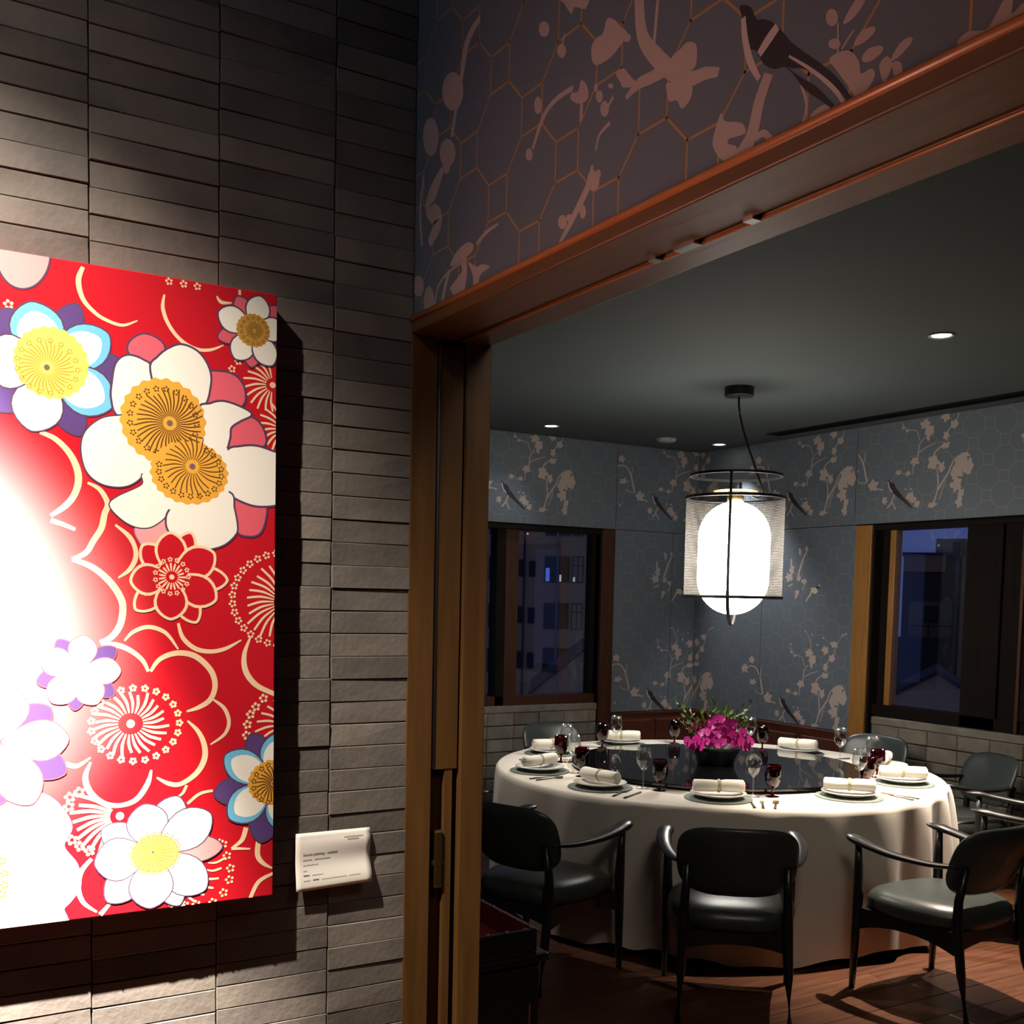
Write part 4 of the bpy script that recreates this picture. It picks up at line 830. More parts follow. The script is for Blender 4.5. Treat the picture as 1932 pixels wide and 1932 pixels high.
box('pane', (XR+.106, 4.69, SR+.08), (XR+.112, 5.305, WT-.03), 'pane_glass', W2)

# ------------------------------------------------------------------ outside the windows, at dusk
def yard(u_dir, dist):
    d = Vector(u_dir).normalized(); r = Vector((d.y, -d.x, 0))
    return EYE.xy.to_3d()+d*dist, math.atan2(r.y, r.x)
def ext(name, pos, label, cat, group=None):
    e = empty(name, pos[0], pos[1]); tag(e, label, cat, group); return e
K = 2.0; zz = lambda z: 1.7+(z-1.7)*K
p = yard((.538, .843, 0), 90)
A = ext('apartment_building', p, 'purple-grey apartment block with rows of windows seen through the left window', 'building')
box('wall', (-24, 0, -30), (6.6, 10, 22), 'facade', A)
def ext_window(x0, x1, z0, z1, kind, par=A, fr='ext_dark', n=2, lit=None):
    x0, x1, z0, z1 = x0*K, x1*K, zz(z0), zz(z1); t = .09
    b = MB().box((x0, -.10, z0), (x0+t, .05, z1)).box((x1-t, -.10, z0), (x1, .05, z1)).box((x0+t, -.10, z1-t), (x1-t, .05, z1)).box((x0+t, -.10, z0), (x1-t, .05, z0+t))
    if n > 1: b.box(((x0+x1)/2-.05, -.09, z0+t), ((x0+x1)/2+.05, .04, z1-t)).box((x0+t, -.085, z0+(z1-z0)*.64), (x1-t, .03, z0+(z1-z0)*.64+.09))
    f = b.obj('window', fr, par)
    box('window_glass', (x0+t, -.03, z0+t), (x1-t, -.01, z1-t), kind, f)
    if lit: box('lit_pane', (x0+t, -.05, z0+t), (x0+t+(x1-x0)*lit[1], -.035, z0+(z1-z0)*lit[2]), lit[0], f)
for k, dz in enumerate((0, -1.93, -3.8, 1.93, -5.7, 3.8)):
    ext_window(-1.33, -1.05, 2.6+dz, 3.3+dz, 'ext_dark', n=1); ext_window(-.85, -.57, 2.6+dz, 3.25+dz, 'ext_dark', n=1)
    ext_window(-.20, .27, 2.38+dz, 3.46+dz, 'ext_brown' if k == 1 else 'ext_dark', lit=('lit_blue', .38, .55) if k == 0 else None)
    ext_window(.37, .84, 2.38+dz, 3.46+dz, 'ext_dark', lit=('lit_white', .18, .30) if k == 0 else None)
    ext_window(.94, 1.40, 2.38+dz, 3.46+dz, 'facade', lit=('lit_white', .16, .22) if k == 0 else None)
    for x in (-3.1, -2.5, -4.2): ext_window(x, x+.42, 2.4+dz, 3.4+dz, 'ext_dark')
MB().tube([(-1.03*K, -.2, -28), (-1.05*K, -.2, 20)], .08, 6).obj('drainpipe', 'ext_dark', A)
MB().box((.32*K, -.25, -28), (.36*K, 0, 20)).obj('wall_strip', 'ext_grey', A)
MB().lathe([(0, -.1), (.09, 0), (0, .1)], 8, (-.93*K, -.5, zz(4.35))).obj('red_lamp', 'lit_red', A)
def gable(name, pos, x0, xm, x1, ze, za, dep, label, m='ext_roof'):
    e = ext(name, pos, label, 'house')
    b = MB(); P = [(x0, ze), (xm, za), (x1, ze)]
    b.add([(x, 0, z) for x, z in P]+[(x, dep, z) for x, z in P]+[(x0, 0, ze-8), (x1, 0, ze-8), (x0, dep, ze-8), (x1, dep, ze-8)], [(0, 2, 1), (3, 4, 5), (6, 7, 2, 0), (8, 3, 5, 9), (6, 0, 3, 8), (2, 7, 9, 5)])
    b.obj('gable_wall', m, e)
    b = MB(); o = .15
    for a, c in ((P[0], P[1]), (P[1], P[2])): b.add([(a[0], -o, a[1]+.02), (c[0], -o, c[1]+.02), (c[0], dep, c[1]+.02), (a[0], dep, a[1]+.02), (a[0], -o, a[1]+.14), (c[0], -o, c[1]+.14), (c[0], dep, c[1]+.14), (a[0], dep, a[1]+.14)], [(0, 1, 2, 3), (7, 6, 5, 4), (0, 4, 5, 1), (2, 6, 7, 3), (0, 3, 7, 4), (1, 5, 6, 2)])
    b.obj('roof', 'ext_dark', e); return e
p = yard((.538, .843, 0), 50); k5 = 50/45
gable('gabled_house', p, -.75*k5, 1.70*k5, 4.1*k5, 1.7+(-2.35-1.7)*k5, 1.7+(-.30-1.7)*k5, 9, 'pale gable end with dark roof edge low in the left window')
p = yard((.783, .621, 0), 34); k3 = 34/30; q3 = lambda z: 1.7+(z-1.7)*k3
gable('gabled_house', p, -1.25*k3, .34*k3, 1.75*k3, q3(-.98), q3(-.03), 4, 'pale gable end with a low pitched roof, low in the right window')
p = yard((.783, .621, 0), 52); k4 = 1.733; q4 = lambda z: 1.7+(z-1.7)*k4
B2 = ext('brick_building', p, 'dark brown building topped by a tan parapet in the right window', 'building')
box('wall', (-.62*k4, 0, -14), (.70*k4, 6, q4(2.61)), 'ext_brown', B2); box('parapet', (-.62*k4, -.1, q4(2.61)), (.39*k4, 3, q4(3.04)), 'ext_tan', B2); box('coping', (-.66*k4, -.2, q4(3.04)), (.72*k4, 3.1, q4(3.10)), 'ext_dark', B2)
box('stair_block', (.39*k4, .5, q4(2.61)), (.70*k4, 4, q4(3.04)), 'ext_brown', B2)
p = yard((.783, .621, 0), 45.2); k4 = 1.507
B3 = ext('white_outbuilding', p, 'pale box-like outbuilding with one dark window, middle of the right window', 'building')
box('wall', (-.44*k4, 0, -6), (.60*k4, 2, 1.7+.17*k4), 'ext_grey', B3); q4 = lambda z: 1.7+(z-1.7)*k4
box('ledge', (-.46*k4, -.1, q4(1.86)), (.63*k4, 2.1, q4(1.89)), 'ext_dark', B3); box('lower_wall', (-.8*k4, -.6, -8), (1.2*k4, -.2, q4(.92)), 'ext_dark', B3)
fw_ = MB().box((-.07*k4, -.08, q4(1.30)), (.26*k4, .02, q4(1.73))).obj('window', 'ext_dark', B3); box('window_glass', (.02*k4, -.1, q4(1.33)), (.12*k4, -.085, q4(1.70)), 'ext_brown', fw_)
box('pole', (.03*k4, -.3, -6), (.07*k4, -.24, q4(1.30)), 'ext_dark', B3); box('wire_rail', (-.44*k4, -.3, q4(1.20)), (.6*k4, -.27, q4(1.23)), 'ext_dark', B3)
p = yard((.783, .621, 0), 75); k4 = 2.5
B4 = ext('rooftop_tower', p, 'distant grey rooftop structure against the blue dusk sky', 'building')
box('wall', (.15*k4, 0, -20), (.86*k4, 6, q4(3.46)), 'ext_grey', B4); box('side_wall', (.86*k4, -1, -20), (1.6*k4, 6, q4(3.42)), 'facade', B4)
box('opening', (.55*k4, -.1, q4(3.1)), (.72*k4, .01, q4(3.36)), 'ext_dark', B4); box('lamp', (.19*k4, -.1, q4(3.27)), (.22*k4, 0, q4(3.30)), 'lit_white', B4)
p = yard((.783, .621, 0), 39.5); k4 = 1.317
B5 = ext('side_building', p, 'tall brown building edge at the right side of the right window', 'building')
box('wall', (.71*k4, 0, -14), (2.2*k4, 5, q4(3.01)), 'ext_brown', B5); box('corner_strip', (.78*k4, -.05, -14), (.95*k4, 0, q4(3.01)), 'ext_tan', B5)

# ------------------------------------------------------------------ painting
PY = YB-.053; PR = .6857
PT = tag(empty('painting', (0, 0, 0)), 'large red canvas printed with plum blossoms hung on the brick wall', 'painting')
X0 = -.06
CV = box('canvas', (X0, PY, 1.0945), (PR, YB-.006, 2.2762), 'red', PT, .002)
pr = Print((X0+.001, PR-.001, 1.0955, 2.2752), 4e-6)
def superpetal(cx, cz, tx, tz, b, grow=0, n=28):
    L = math.hypot(tx-cx, tz-cz); ux, uz = (tx-cx)/L, (tz-cz)/L; P = []
    for s_ in (1, -1):
        for i in range(n//2):
            t = i/(n//2-1) if s_ == 1 else 1-i/(n//2-1)
            s = .5-.5*math.cos(PI*t); a = .04*L+.96*L*s+grow*(2*s-1)
            h = (b+grow)*max(math.sin(PI*s**1.35), 0)**.62
            P.append((cx+ux*a-uz*h*s_, cz+uz*a+ux*h*s_))
    return P
def offset(P, d):
    A = sum(P[i-1][0]*P[i][1]-P[i][0]*P[i-1][1] for i in range(len(P))); sg = 1 if A > 0 else -1; out = []
    for i in range(len(P)):
        a, b = P[i-1], P[(i+1) % len(P)]; tx, tz = b[0]-a[0], b[1]-a[1]; l = math.hypot(tx, tz) or 1
        out.append((P[i][0]+sg*tz/l*d, P[i][1]-sg*tx/l*d))
    return out
def dots(m, cx, cz, g, d, ph):
    for k in range(5):
        a = ph+2*PI*k/5; x, z = cx+g*math.cos(a), cz+g*math.sin(a)
        pr.poly(m, [(x+d*math.cos(PI*j/3.5), z+d*math.sin(PI*j/3.5)) for j in range(7)])
for t in PAINT:
    k, m = t[0], t[1]; pr.up()
    if k == 'e':
        (cx, cz), (tx, tz) = pairs(t[2])[0], pairs(t[3])[0]; b_, ol = t[4]/1e4, t[5]/1e4
        if ol: pr.poly(t[6], superpetal(cx, cz, tx, tz, b_, ol*.8)); pr.up()
        if t[7]:
            pr.poly(t[7], superpetal(cx, cz, tx, tz, b_)); pr.up()
            f = .87; pr.poly(m, superpetal(cx, cz, cx+(tx-cx)*f, cz+(tz-cz)*f, b_*.80))
        else: pr.poly(m, superpetal(cx, cz, tx, tz, b_))
    elif k == 'p':
        Q = cat_closed(pairs(t[2]), 5)
        if t[3]: pr.poly(t[4], offset(Q, t[3]/1e4*.9)); pr.up()
        pr.poly(m, Q)
    elif k == 's':
        for q in ribbon(pairs(t[2]), [v/1e4 for v in t[3]]): pr.poly(m, q)
    elif k == 'o':
        cx, cz = pairs(t[2])[0]; a_, b_ = t[3]/1e4, t[4]/1e4; n = 132 if t[5] else 28
        pr.poly(m, [(cx+a_*(1+(.028*math.sin(22*2*PI*i/n) if t[5] else 0))*math.cos(2*PI*i/n), cz+b_*(1+(.028*math.sin(22*2*PI*i/n) if t[5] else 0))*math.sin(2*PI*i/n)) for i in range(n)])
    elif k == 'f':
        cx, cz = pairs(t[2])[0]; r0_, r1_, n, a0, a1, wd, rx, cu = t[3]/1e4, t[4]/1e4, *t[5:8], t[8]/1e4, t[9], t[10]
        for i in range(n):
            a = math.radians(a0+(a1-a0)*i/(n-1 if a1-a0 < 360 else n)); rr = r1_*rnd.uniform(.88, 1.05)
            P = [(cx+rx*r*math.cos(a+cu*s*s), cz+r*math.sin(a+cu*s*s)) for s in (0, .5, 1) for r in (r0_+(rr-r0_)*s,)]
            for q in ribbon(P, [wd*.5, wd, wd*.9]): pr.poly(m, q)
    elif k == 'r':
        cx, cz = pairs(t[2])[0]; n, a0, a1 = t[5:8]
        for i in range(n):
            a = math.radians(a0+(a1-a0)*i/(n-1 if abs(a1-a0) < 350 else n)); dots(m, cx+t[3]/1e4*math.cos(a), cz+t[4]/1e4*math.sin(a), t[8]/1e4*.62, t[9]/1e4*.8, a)
    elif k == 'g':
        cx, cz = pairs(t[2])[0]; dots(m, cx, cz, t[3]/1e4*.8, t[4]/1e4, .5)
pr.build('printed_blossoms', lambda u, v, h: (u, PY-h, v), PT, 2e-4)

# paper label beside the painting
LX0, LX1, LZ0, LZ1 = .748, .9135, 1.0865, 1.2035
def paper(u, v):
    """u, v in 0..1; hangs from its upper edge, its lower edge stands off the wall"""
    lift = .004+.013*(1-v)**1.3+.004*math.sin(v*9+.6)*(.3+.7*u)*(1 if v < .9 else .4)
    return (LX0+(LX1-LX0)*u-.002*(1-v)*(1-u), YB-.003-lift, LZ0+(LZ1-LZ0)*v+.0025*(u*(1-v))*2-.002*(1-v))
n = 14; V = [paper(i/n, j/n) for j in range(n+1) for i in range(n+1)]
F = [(j*(n+1)+i, j*(n+1)+i+1, (j+1)*(n+1)+i+1, (j+1)*(n+1)+i) for j in range(n) for i in range(n)]
LB = tag(from_py('paper_label', V, F, 'paper', smooth=True), 'curling white paper caption taped to the brick wall beside the red painting', 'label')
so = LB.modifiers.new('thick', 'SOLIDIFY'); so.thickness = .0004; so.offset = 0
def on_paper(name, pts_faces, m):
    V, F = pts_faces
    W = []
    for u, v in V:
        x, y, z = paper(u, v); W.append((x, y-.0007, z))
    return from_py(name, W, F, m, LB)
def text_on_paper(s, u0, v0, width, m, bold=0):
    c = bpy.data.curves.new('t', 'FONT'); c.body = s; c.size = 1; c.offset = bold; c.resolution_u = 2
    o = bpy.data.objects.new('t', c); col.objects.link(o); bpy.context.view_layer.update()
    me = bpy.data.meshes.new_from_object(o.evaluated_get(bpy.context.evaluated_depsgraph_get()))
    bpy.data.objects.remove(o)
    xs = [v.co.x for v in me.vertices]; k = width/(max(xs)-min(xs)); asp = (LX1-LX0)/(LZ1-LZ0)
    V = [(u0+(v.co.x-min(xs))*k, v0+v.co.y*k*asp) for v in me.vertices]; F = [tuple(p.vertices) for p in me.polygons]; bpy.data.meshes.remove(me)
    on_paper('printed_text', (V, F), m)
text_on_paper('Seunto painting - untitled', .10, .60, .45, 'ink', .012)
def dashes(runs, v0, h, m):
    V = []; F = []
    for a, b_ in runs:
        u = a
        while u < b_:
            wd = min(.018+.012*rnd.random(), b_-u); n = len(V); V += [(u, v0), (u+wd*.8, v0), (u+wd*.8, v0+h*rnd.uniform(.7, 1)), (u, v0+h*rnd.uniform(.7, 1))]; F.append((n, n+1, n+2, n+3)); u += wd
    on_paper('faint_text', (V, F), m)
dashes([(.10, .22), (.25, .46)], .515, .024, 'ink_pale'); dashes([(.10, .30)], .425, .022, 'ink_pale'); dashes([(.10, .15)], .33, .02, 'ink_pale')
dashes([(.10, .18)], .25, .026, 'ink'); dashes([(.21, .36)], .25, .018, 'ink_pale'); dashes([(.10, .185)], .165, .02, 'ink_pale'); dashes([(.22, .30)], .165, .024, 'ink'); dashes([(.33, .66), (.69, .85)], .165, .014, 'ink_pale')
dashes([(.64, .90)], .86, .03, 'ink_pale'); dashes([(.68, .84)], .82, .028, 'ink_pale')

# ------------------------------------------------------------------ ceiling fittings of the dining room
V1 = tag(empty('ceiling_vent', (0, 0, 0)), 'long black linear slot vent along the ceiling above the right window', 'vent')
box('slot', (5.935, -.9, HC-.006), (6.065, 6.25, HC-.001), 'dark_void', V1); box('rim', (5.940, -.9, HC-.007), (5.945, 6.255, HC), 'dark_bronze', V1); box('rim', (6.065, -.9, HC-.007), (6.070, 6.255, HC), 'dark_bronze', V1)
def downlight(x, y, label):
    t = tag(empty('recessed_downlight', (x, y, HC)), label, 'ceiling light', 'recessed downlights')
    MB().lathe([(.062, -.001), (.062, -.006), (.058, -.008), (.048, -.003), (.046, -.001)], 24).obj('rim', 'downlight_rim', t, True)
    MB().lathe([(0, -.003), (.044, -.003), (.044, -.001)], 24).obj('lens', 'bulb', t)
downlight(4.421, 6.951, 'lit downlight in the ceiling just above the left window'); downlight(6.025, 6.891, 'lit downlight in the far ceiling corner behind the lantern cord'); downlight(4.425, 3.501, 'lit downlight in the ceiling right of the lantern, nearest of the three')
sd = tag(empty('smoke_detector', (5.509, 6.932, HC)), 'small white unlit disc on the ceiling between two downlights', 'detector')
MB().lathe([(.075, 0), (.075, -.012), (.066, -.024), (0, -.026)], 24).obj('cover', 'downlight_rim', sd, True); MB().lathe([(.082, 0), (.082, -.006), (.075, -.006)], 24).obj('base_ring', 'downlight_rim', sd)

# ------------------------------------------------------------------ lantern
LXc, LYc = 4.537, 5.025
PL = tag(empty('pendant_lantern', (LXc, LYc, HC)), 'white glowing lantern in a dark mesh shade hanging from the ceiling', 'lamp')
h = lambda z: z-HC
MB().lathe([(0, 0), (.088, 0), (.088, -.052), (.082, -.056), (0, -.056)], 32).obj('canopy', 'matte_black', PL, True); autosmooth(PL.children[-1])
e_r = Vector((math.sin(math.radians(47.9)), -math.cos(math.radians(47.9)), 0)); e_d = Vector((math.cos(math.radians(47.9)), math.sin(math.radians(47.9)), 0))
P = [(.0, 0, h(2.945)), (.005, 0, h(2.86)), (.04, 0, h(2.72)), (.10, 0, h(2.55)), (.135, 0, h(2.455)), (.155, 0, h(2.40)), (.158, 0, h(2.36)), (.13, 0, h(2.335)), (.09, 0, h(2.355)), (.04, 0, h(2.375))]
MB().tube([e_r*x+e_d*0+Vector((0, 0, z)) for x, z in cat_open([(a[0], a[2]) for a in P], 6)], .0065, 8).obj('cord', 'matte_black', PL, True)
def ringmb(r, z, rad, n=64): return MB().tube([(r*math.cos(2*PI*i/n), r*math.sin(2*PI*i/n), h(z)) for i in range(n)], rad, 8, closed=True)
MB().lathe([(.278, h(2.478)), (.278, h(2.462)), (.270, h(2.462)), (.270, h(2.478)), (.278, h(2.478))], 64, cap=False).obj('top_ring', 'matte_black', PL)
MB().lathe([(0, h(2.372)), (.135, h(2.376)), (.137, h(2.380)), (.06, h(2.388)), (0, h(2.388))], 40).obj('brass_disc', 'brass', PL, True)
MB().lathe([(.045, h(2.372)), (.05, h(2.35)), (.05, h(2.30)), (0, h(2.30))], 24).obj('socket', 'brass', PL, True)
cyl = MB(); n = 96; R1 = .295
cyl.V = [(R1*math.cos(2*PI*i/n), R1*math.sin(2*PI*i/n), h(z)) for z in (1.735, 2.335) for i in range(n+1)]
cyl.F = [(i, i+1, n+1+i+1, n+1+i) for i in range(n)]
sh = cyl.obj('mesh_shade', 'shade_mesh', PL, True); uv = sh.data.uv_layers.new(name='uv')
for p_ in sh.data.polygons:
    for li, vi in zip(p_.loop_indices, p_.vertices): uv.data[li].uv = ((vi % (n+1))/n, vi//(n+1))
for z in (1.735, 2.335): ringmb(R1, z, .0095).obj('shade_hoop', 'matte_black', PL, True)
prof = [(0, h(1.628))]+[(.216*math.sin(a), h(1.845)-.217*math.cos(a)) for a in [PI/2*i/12 for i in range(1, 13)]]+[(.216*math.cos(a), h(2.10)+.215*math.sin(a)) for a in [PI/2*i/12 for i in range(0, 12)]]+[(.05, h(2.316)), (0, h(2.316))]
MB().lathe(prof, 48).obj('globe', 'lamp_globe', PL, True)
hp_ = [(.278, 2.47), (.284, 2.33), (.284, 1.90), (.278, 1.78)]+[(.278*math.cos(a), 1.78-.215*math.sin(a)) for a in [PI/2*i/10 for i in range(1, 10)]]+[(0, 1.565)]
loop = hp_+[(-x, z) for x, z in reversed(hp_[:-1])]
hv = e_d*1.0+e_r*.10
for s_, nm in ((1, 'hoop_strap'),): MB().tube([hv*x+Vector((0, 0, h(z))) for x, z in loop], .011, 8, flat=(1, .45)).obj(nm, 'matte_black', PL, True)

# ------------------------------------------------------------------ chairs
def make_chair():
    t = empty('dining_chair')
    for s in (-1, 1):
        MB().tube([(s*.272, .235, 0), (s*.270, .228, .25), (s*.270, .222, .42), (s*.272, .225, .55), (s*.276, .228, .655)], [.0135, .020, .0235, .019, .0145], 10).obj('leg', 'black_lacquer', t, True)
        MB().tube([(s*.222, -.315, 0), (s*.214, -.272, .20), (s*.208, -.238, .40), (s*.205, -.238, .50), (s*.20, -.262, .64)], [.0135, .019, .0225, .019, .014], 10).obj('leg', 'black_lacquer', t, True)
    # upholstered seat: pillow with a rounded rim, wider in front
    V = []; F = []; nr, na = 9, 40
    def sup(a, p): c, s = math.cos(a), math.sin(a); return math.copysign(abs(c)**p, c), math.copysign(abs(s)**p, s)
    prof = [(.0, .075), (.45, .073), (.75, .066), (.90, .053), (.97, .036), (1.0, .014), (.99, -.012), (.95, -.030), (.0, -.032)]
    for k, (r, z) in enumerate(prof):
        for i in range(na):
            x, y_ = sup(2*PI*i/na, .55); wx = .268+.0*y_ if y_ > 0 else .268-.045*(-y_)
            V.append((x*wx*r, y_*.262*r-.005, .395+z))
    for k in range(len(prof)-1):
        for i in range(na): F.append((k*na+i, k*na+(i+1) % na, (k+1)*na+(i+1) % na, (k+1)*na+i))
    from_py('seat', V, F, 'leather', t, True)
    b = MB()
    def rail(x0, y0, x1, y1, th, zt, drop):
        n = 8; d = Vector((x1-x0, y1-y0, 0)).normalized(); nn = Vector((-d.y, d.x, 0))*th/2; V = []; F = []
        for i in range(n+1):
            s = i/n; zb_ = zt-.055-drop*(abs(2*s-1)**2.2); p_ = Vector((x0+(x1-x0)*s, y0+(y1-y0)*s, 0))
            V += [p_+nn+Vector((0, 0, zt)), p_-nn+Vector((0, 0, zt)), p_-nn+Vector((0, 0, zb_)), p_+nn+Vector((0, 0, zb_))]
        for i in range(n):
            for k in range(4): F.append((i*4+k, i*4+(k+1) % 4, i*4+4+(k+1) % 4, i*4+4+k))
        b.add(V, F+[(0, 1, 2, 3), (n*4+3, n*4+2, n*4+1, n*4)])
    rail(-.262, .215, .262, .215, .024, .368, .03); rail(-.205, -.235, .205, -.235, .024, .368, .03)
    for s in (-1, 1): rail(s*.262, .21, s*.208, -.235, .024, .368, .04)
    b.obj('seat_frame', 'black_lacquer', t)
    # curved padded back with rounded corners
    V = []; F = []; nr, na = 8, 48
    def bk(r, a, side):
        x, z = sup(a, .52); wx = .245*(1-.10*max(0, -z)**1.5+.0*z); X = x*wx*r; Zn = z*r
        th = .027*max(0, 1-r**5)**.5
        Y = -.272+.95*X*X-.055*(Zn)+side*th
        return (X, Y, .655+.152*Zn)
    rs = [0, .4, .7, .86, .94, .985, 1.0]
    for side in (1, -1):
        for r in rs:
            for i in range(na): V.append(bk(r, 2*PI*i/na, side))
    m = len(rs)
    for sd_ in (0, 1):
        for k in range(m-1):
            for i in range(na):
                q = (sd_*m*na+k*na+i, sd_*m*na+k*na+(i+1) % na, sd_*m*na+(k+1)*na+(i+1) % na, sd_*m*na+(k+1)*na+i); F.append(q if sd_ else q[::-1])
    from_py('backrest', V, F, 'leather', t, True)
    for s in (-1, 1):
        P = cat_open([(s*.212, -.235, .642), (s*.252, -.13, .634), (s*.283, .02, .640), (s*.292, .14, .655), (s*.284, .235, .670), (s*.268, .295, .676)], 4)
        n = len(P); R = [.016+.011*math.sin(PI*min(1, (i/(n-1))*1.02)**1.6)+(.004 if .7 < i/(n-1) < .9 else 0) for i in range(n)]; R[-1] = .004; R[-2] = .014
        MB().tube(P, R, 10, flat=(1.25, .62)).obj('armrest', 'black_lacquer', t, True)
    return t
chair0 = make_chair(); first = [True]
def chair(bx, by, label, dist=None, turn=0):
    """bx, by: middle of the back; the chair faces the table"""
    v = Vector((bx-TX, by-TY)); d = v.length; a = math.atan2(v.y, v.x); d = dist or d
    c = Vector((TX, TY))+Vector((math.cos(a), math.sin(a)))*(d-.27); rz = a+PI/2+turn
    g = 'armchairs around the table'
    if first[0]:
        first[0] = False; chair0.location = (c.x, c.y, 0); chair0.rotation_euler.z = rz; tag(chair0, label, 'chair', g); return chair0
    o = dup(chair0, (c.x, c.y, 0), rz, label, g); o['category'] = 'chair'; return o
chair(2.987, 3.219, 'black armchair in the middle, back to the camera, before the white tablecloth')
chair(3.994, 2.777, 'black armchair turned to the left with a green-grey seat, standing on the lit floor', turn=.10)
chair(2.395, 4.039, 'black armchair at the front left, half hidden behind the door jamb')
chair(5.92, 4.151, 'dark armchair beyond the right end of the table with a rounded back against pale bricks', 1.84)
chair(5.99, 5.11, 'dark armchair behind the wine glasses, below the amber window casing', 1.86)
chair(4.235, 6.58, 'armchair with a shiny grey back at the far left, under the left window', 1.86)
chair(5.35, 3.25, 'black armchair at the right edge with a lit grey-green seat, behind the near right chair', 1.92)
chair(2.45, 5.36, 'black armchair at the left end of the table, its arms showing past the jamb', 1.92)

# ------------------------------------------------------------------ table, cloth, turntable
TB = tag(empty('round_table', (TX, TY, 0)), 'large round banquet table hidden under the white tablecloth', 'table')
MB().lathe([(0, .700), (TR-.02, .700), (TR-.01, .708), (TR-.01, .738), (TR-.02, .744), (0, .744)], 64).obj('tabletop', 'mahogany', TB)
MB().lathe([(.42, 0), (.42, .03), (.20, .08), (.16, .20), (.16, .62), (.30, .699)], 32).obj('pedestal', 'matte_black', TB, True)
V = []; F = []; NA = 420; fold = [(rnd.uniform(.6, 1), rnd.uniform(0, 6.28)) for _ in range(6)]
def cloth_r(a, s):
    f = .5+.5*math.sin(27*a+1.3*math.sin(3*a+.7)+.8*math.sin(5*a)); g = .5+.5*math.sin(11*a+2*math.sin(2*a+1.1))
    k = math.exp(-((a-5.5)/.62)**2)
    return TR+.006+s**.55*(.012+.030*(f**1.5)*(.35+.65*g)*(1-k)+.135*k*(f**1.5-.28))
rings = [(0, .7475)]+[(r, .7475) for r in (.5, .9, 1.12, TR-.012)]
for r, z in rings[1:]:
    for i in range(NA): V.append((r*math.cos(2*PI*i/NA), r*math.sin(2*PI*i/NA), z))
SK = [(-1, .7455)]+[(s, None) for s in (.012, .04, .09, .16, .26, .38, .52, .68, .84, 1)]
for s, z in SK:
    for i in range(NA):
        a = 2*PI*i/NA
        r = TR-.002 if s < 0 else cloth_r(a, s)
        zz_ = z if z else .742-s*(.742-.035-.018*math.sin(7*a+.4)-.012*math.sin(27*a+1.3*math.sin(3*a+.7)+.8*math.sin(5*a)))
        V.append((r*math.cos(a), r*math.sin(a), zz_))
m = len(V)//NA
for k in range(m-1):
    for i in range(NA): F.append((k*NA+i, k*NA+(i+1) % NA, (k+1)*NA+(i+1) % NA, (k+1)*NA+i))
F.append(tuple(range(NA)))
CL = tag(from_py('tablecloth', V, F, 'cloth', smooth=True), 'long white tablecloth falling in folds from the round table to the floor', 'tablecloth'); CL.location = (TX, TY, 0)
SX, SY = 4.165, 4.705; SZ = .7475
LS = tag(empty('turntable', (SX, SY, SZ)), 'round black glass turntable reflecting the wallpaper in the middle of the table', 'turntable')
MB().lathe([(.30, 0), (.30, .012), (0, .012)], 48).obj('bearing', 'matte_black', LS)
MB().lathe([(0, .012), (.824, .012), (.830, .016), (.830, .026), (.824, .030), (0, .030)], 96).obj('glass_disc', 'black_glass', LS)
TT = SZ+.030

# ------------------------------------------------------------------ flowers
az = math.radians(48.4)
FA = tag(empty('flower_arrangement', (SX, SY, TT), az-PI/2), 'magenta orchids and green sprigs in a black bowl at the centre of the table', 'flowers')
MB().lathe([(0, 0), (.098, 0), (.104, .004), (.112, .035), (.132, .075), (.146, .100), (.140, .101), (.126, .078), (.104, .04), (0, .03)], 40).obj('bowl', 'matte_black', FA, True)
MB().lathe([(0, .085), (.10, .08), (.13, .07)], 20).obj('moss', 'leaf_mid', FA, True)
def petal_mesh(L, W, cup, m, nx=4, ny=6):
    V = []; F = []
    for j in range(ny+1):
        s = j/ny; w_ = W*(math.sin(PI*min(1, .06+.94*s)**.8))**.7 if s < 1 else W*.12
        for i in range(nx+1):
            u = (i/nx*2-1); V.append((u*w_, s*L, cup*(s*s*.5+u*u*.35)*L-.03*L*math.sin(6*u+3*s)))
    for j in range(ny):
        for i in range(nx): q = j*(nx+1)+i; F.append((q, q+1, q+nx+2, q+nx+1))
    return V, F
bloom = MB()
for k, (an, L, W) in enumerate(((90, .042, .017), (205, .040, .016), (335, .040, .016), (15, .046, .028), (165, .046, .028))):
    V, F = petal_mesh(L, W, .28, None); R_ = Matrix.Rotation(math.radians(an-90), 3, 'Z'); bloom.add([R_ @ Vector(v)+Vector((0, 0, .003*(k > 2))) for v in V], F)
bme_ = bpy.data.meshes.new('bloom'); bme_.from_pydata(bloom.V, [], bloom.F); bme_.materials.append(MATS['orchid'])
lip = MB(); V, F = petal_mesh(.022, .010, .8, None, 3, 4); lip.add([(x, -y_, z+.006) for x, y_, z in V], F); lip.lathe([(0, .004), (.004, .006), (.003, .012), (0, .014)], 8)
lme = bpy.data.meshes.new('lip'); lme.from_pydata(lip.V, [], lip.F); lme.materials.append(MATS['orchid_lip'])
for me_ in (bme_, lme):
    for p_ in me_.polygons: p_.use_smooth = True
PX = .00297
spots = [(1300, 1408), (1318, 1404), (1331, 1392), (1340, 1376), (1354, 1366), (1364, 1384), (1349, 1394), (1377, 1374), (1384, 1394), (1399, 1388), (1413, 1401), (1372, 1402), (1331, 1408), (1398, 1406), (1345, 1408), (1360, 1408), (1386, 1408), (1309, 1415), (1358, 1376), (1371, 1388), (1322, 1412), (1405, 1412)]
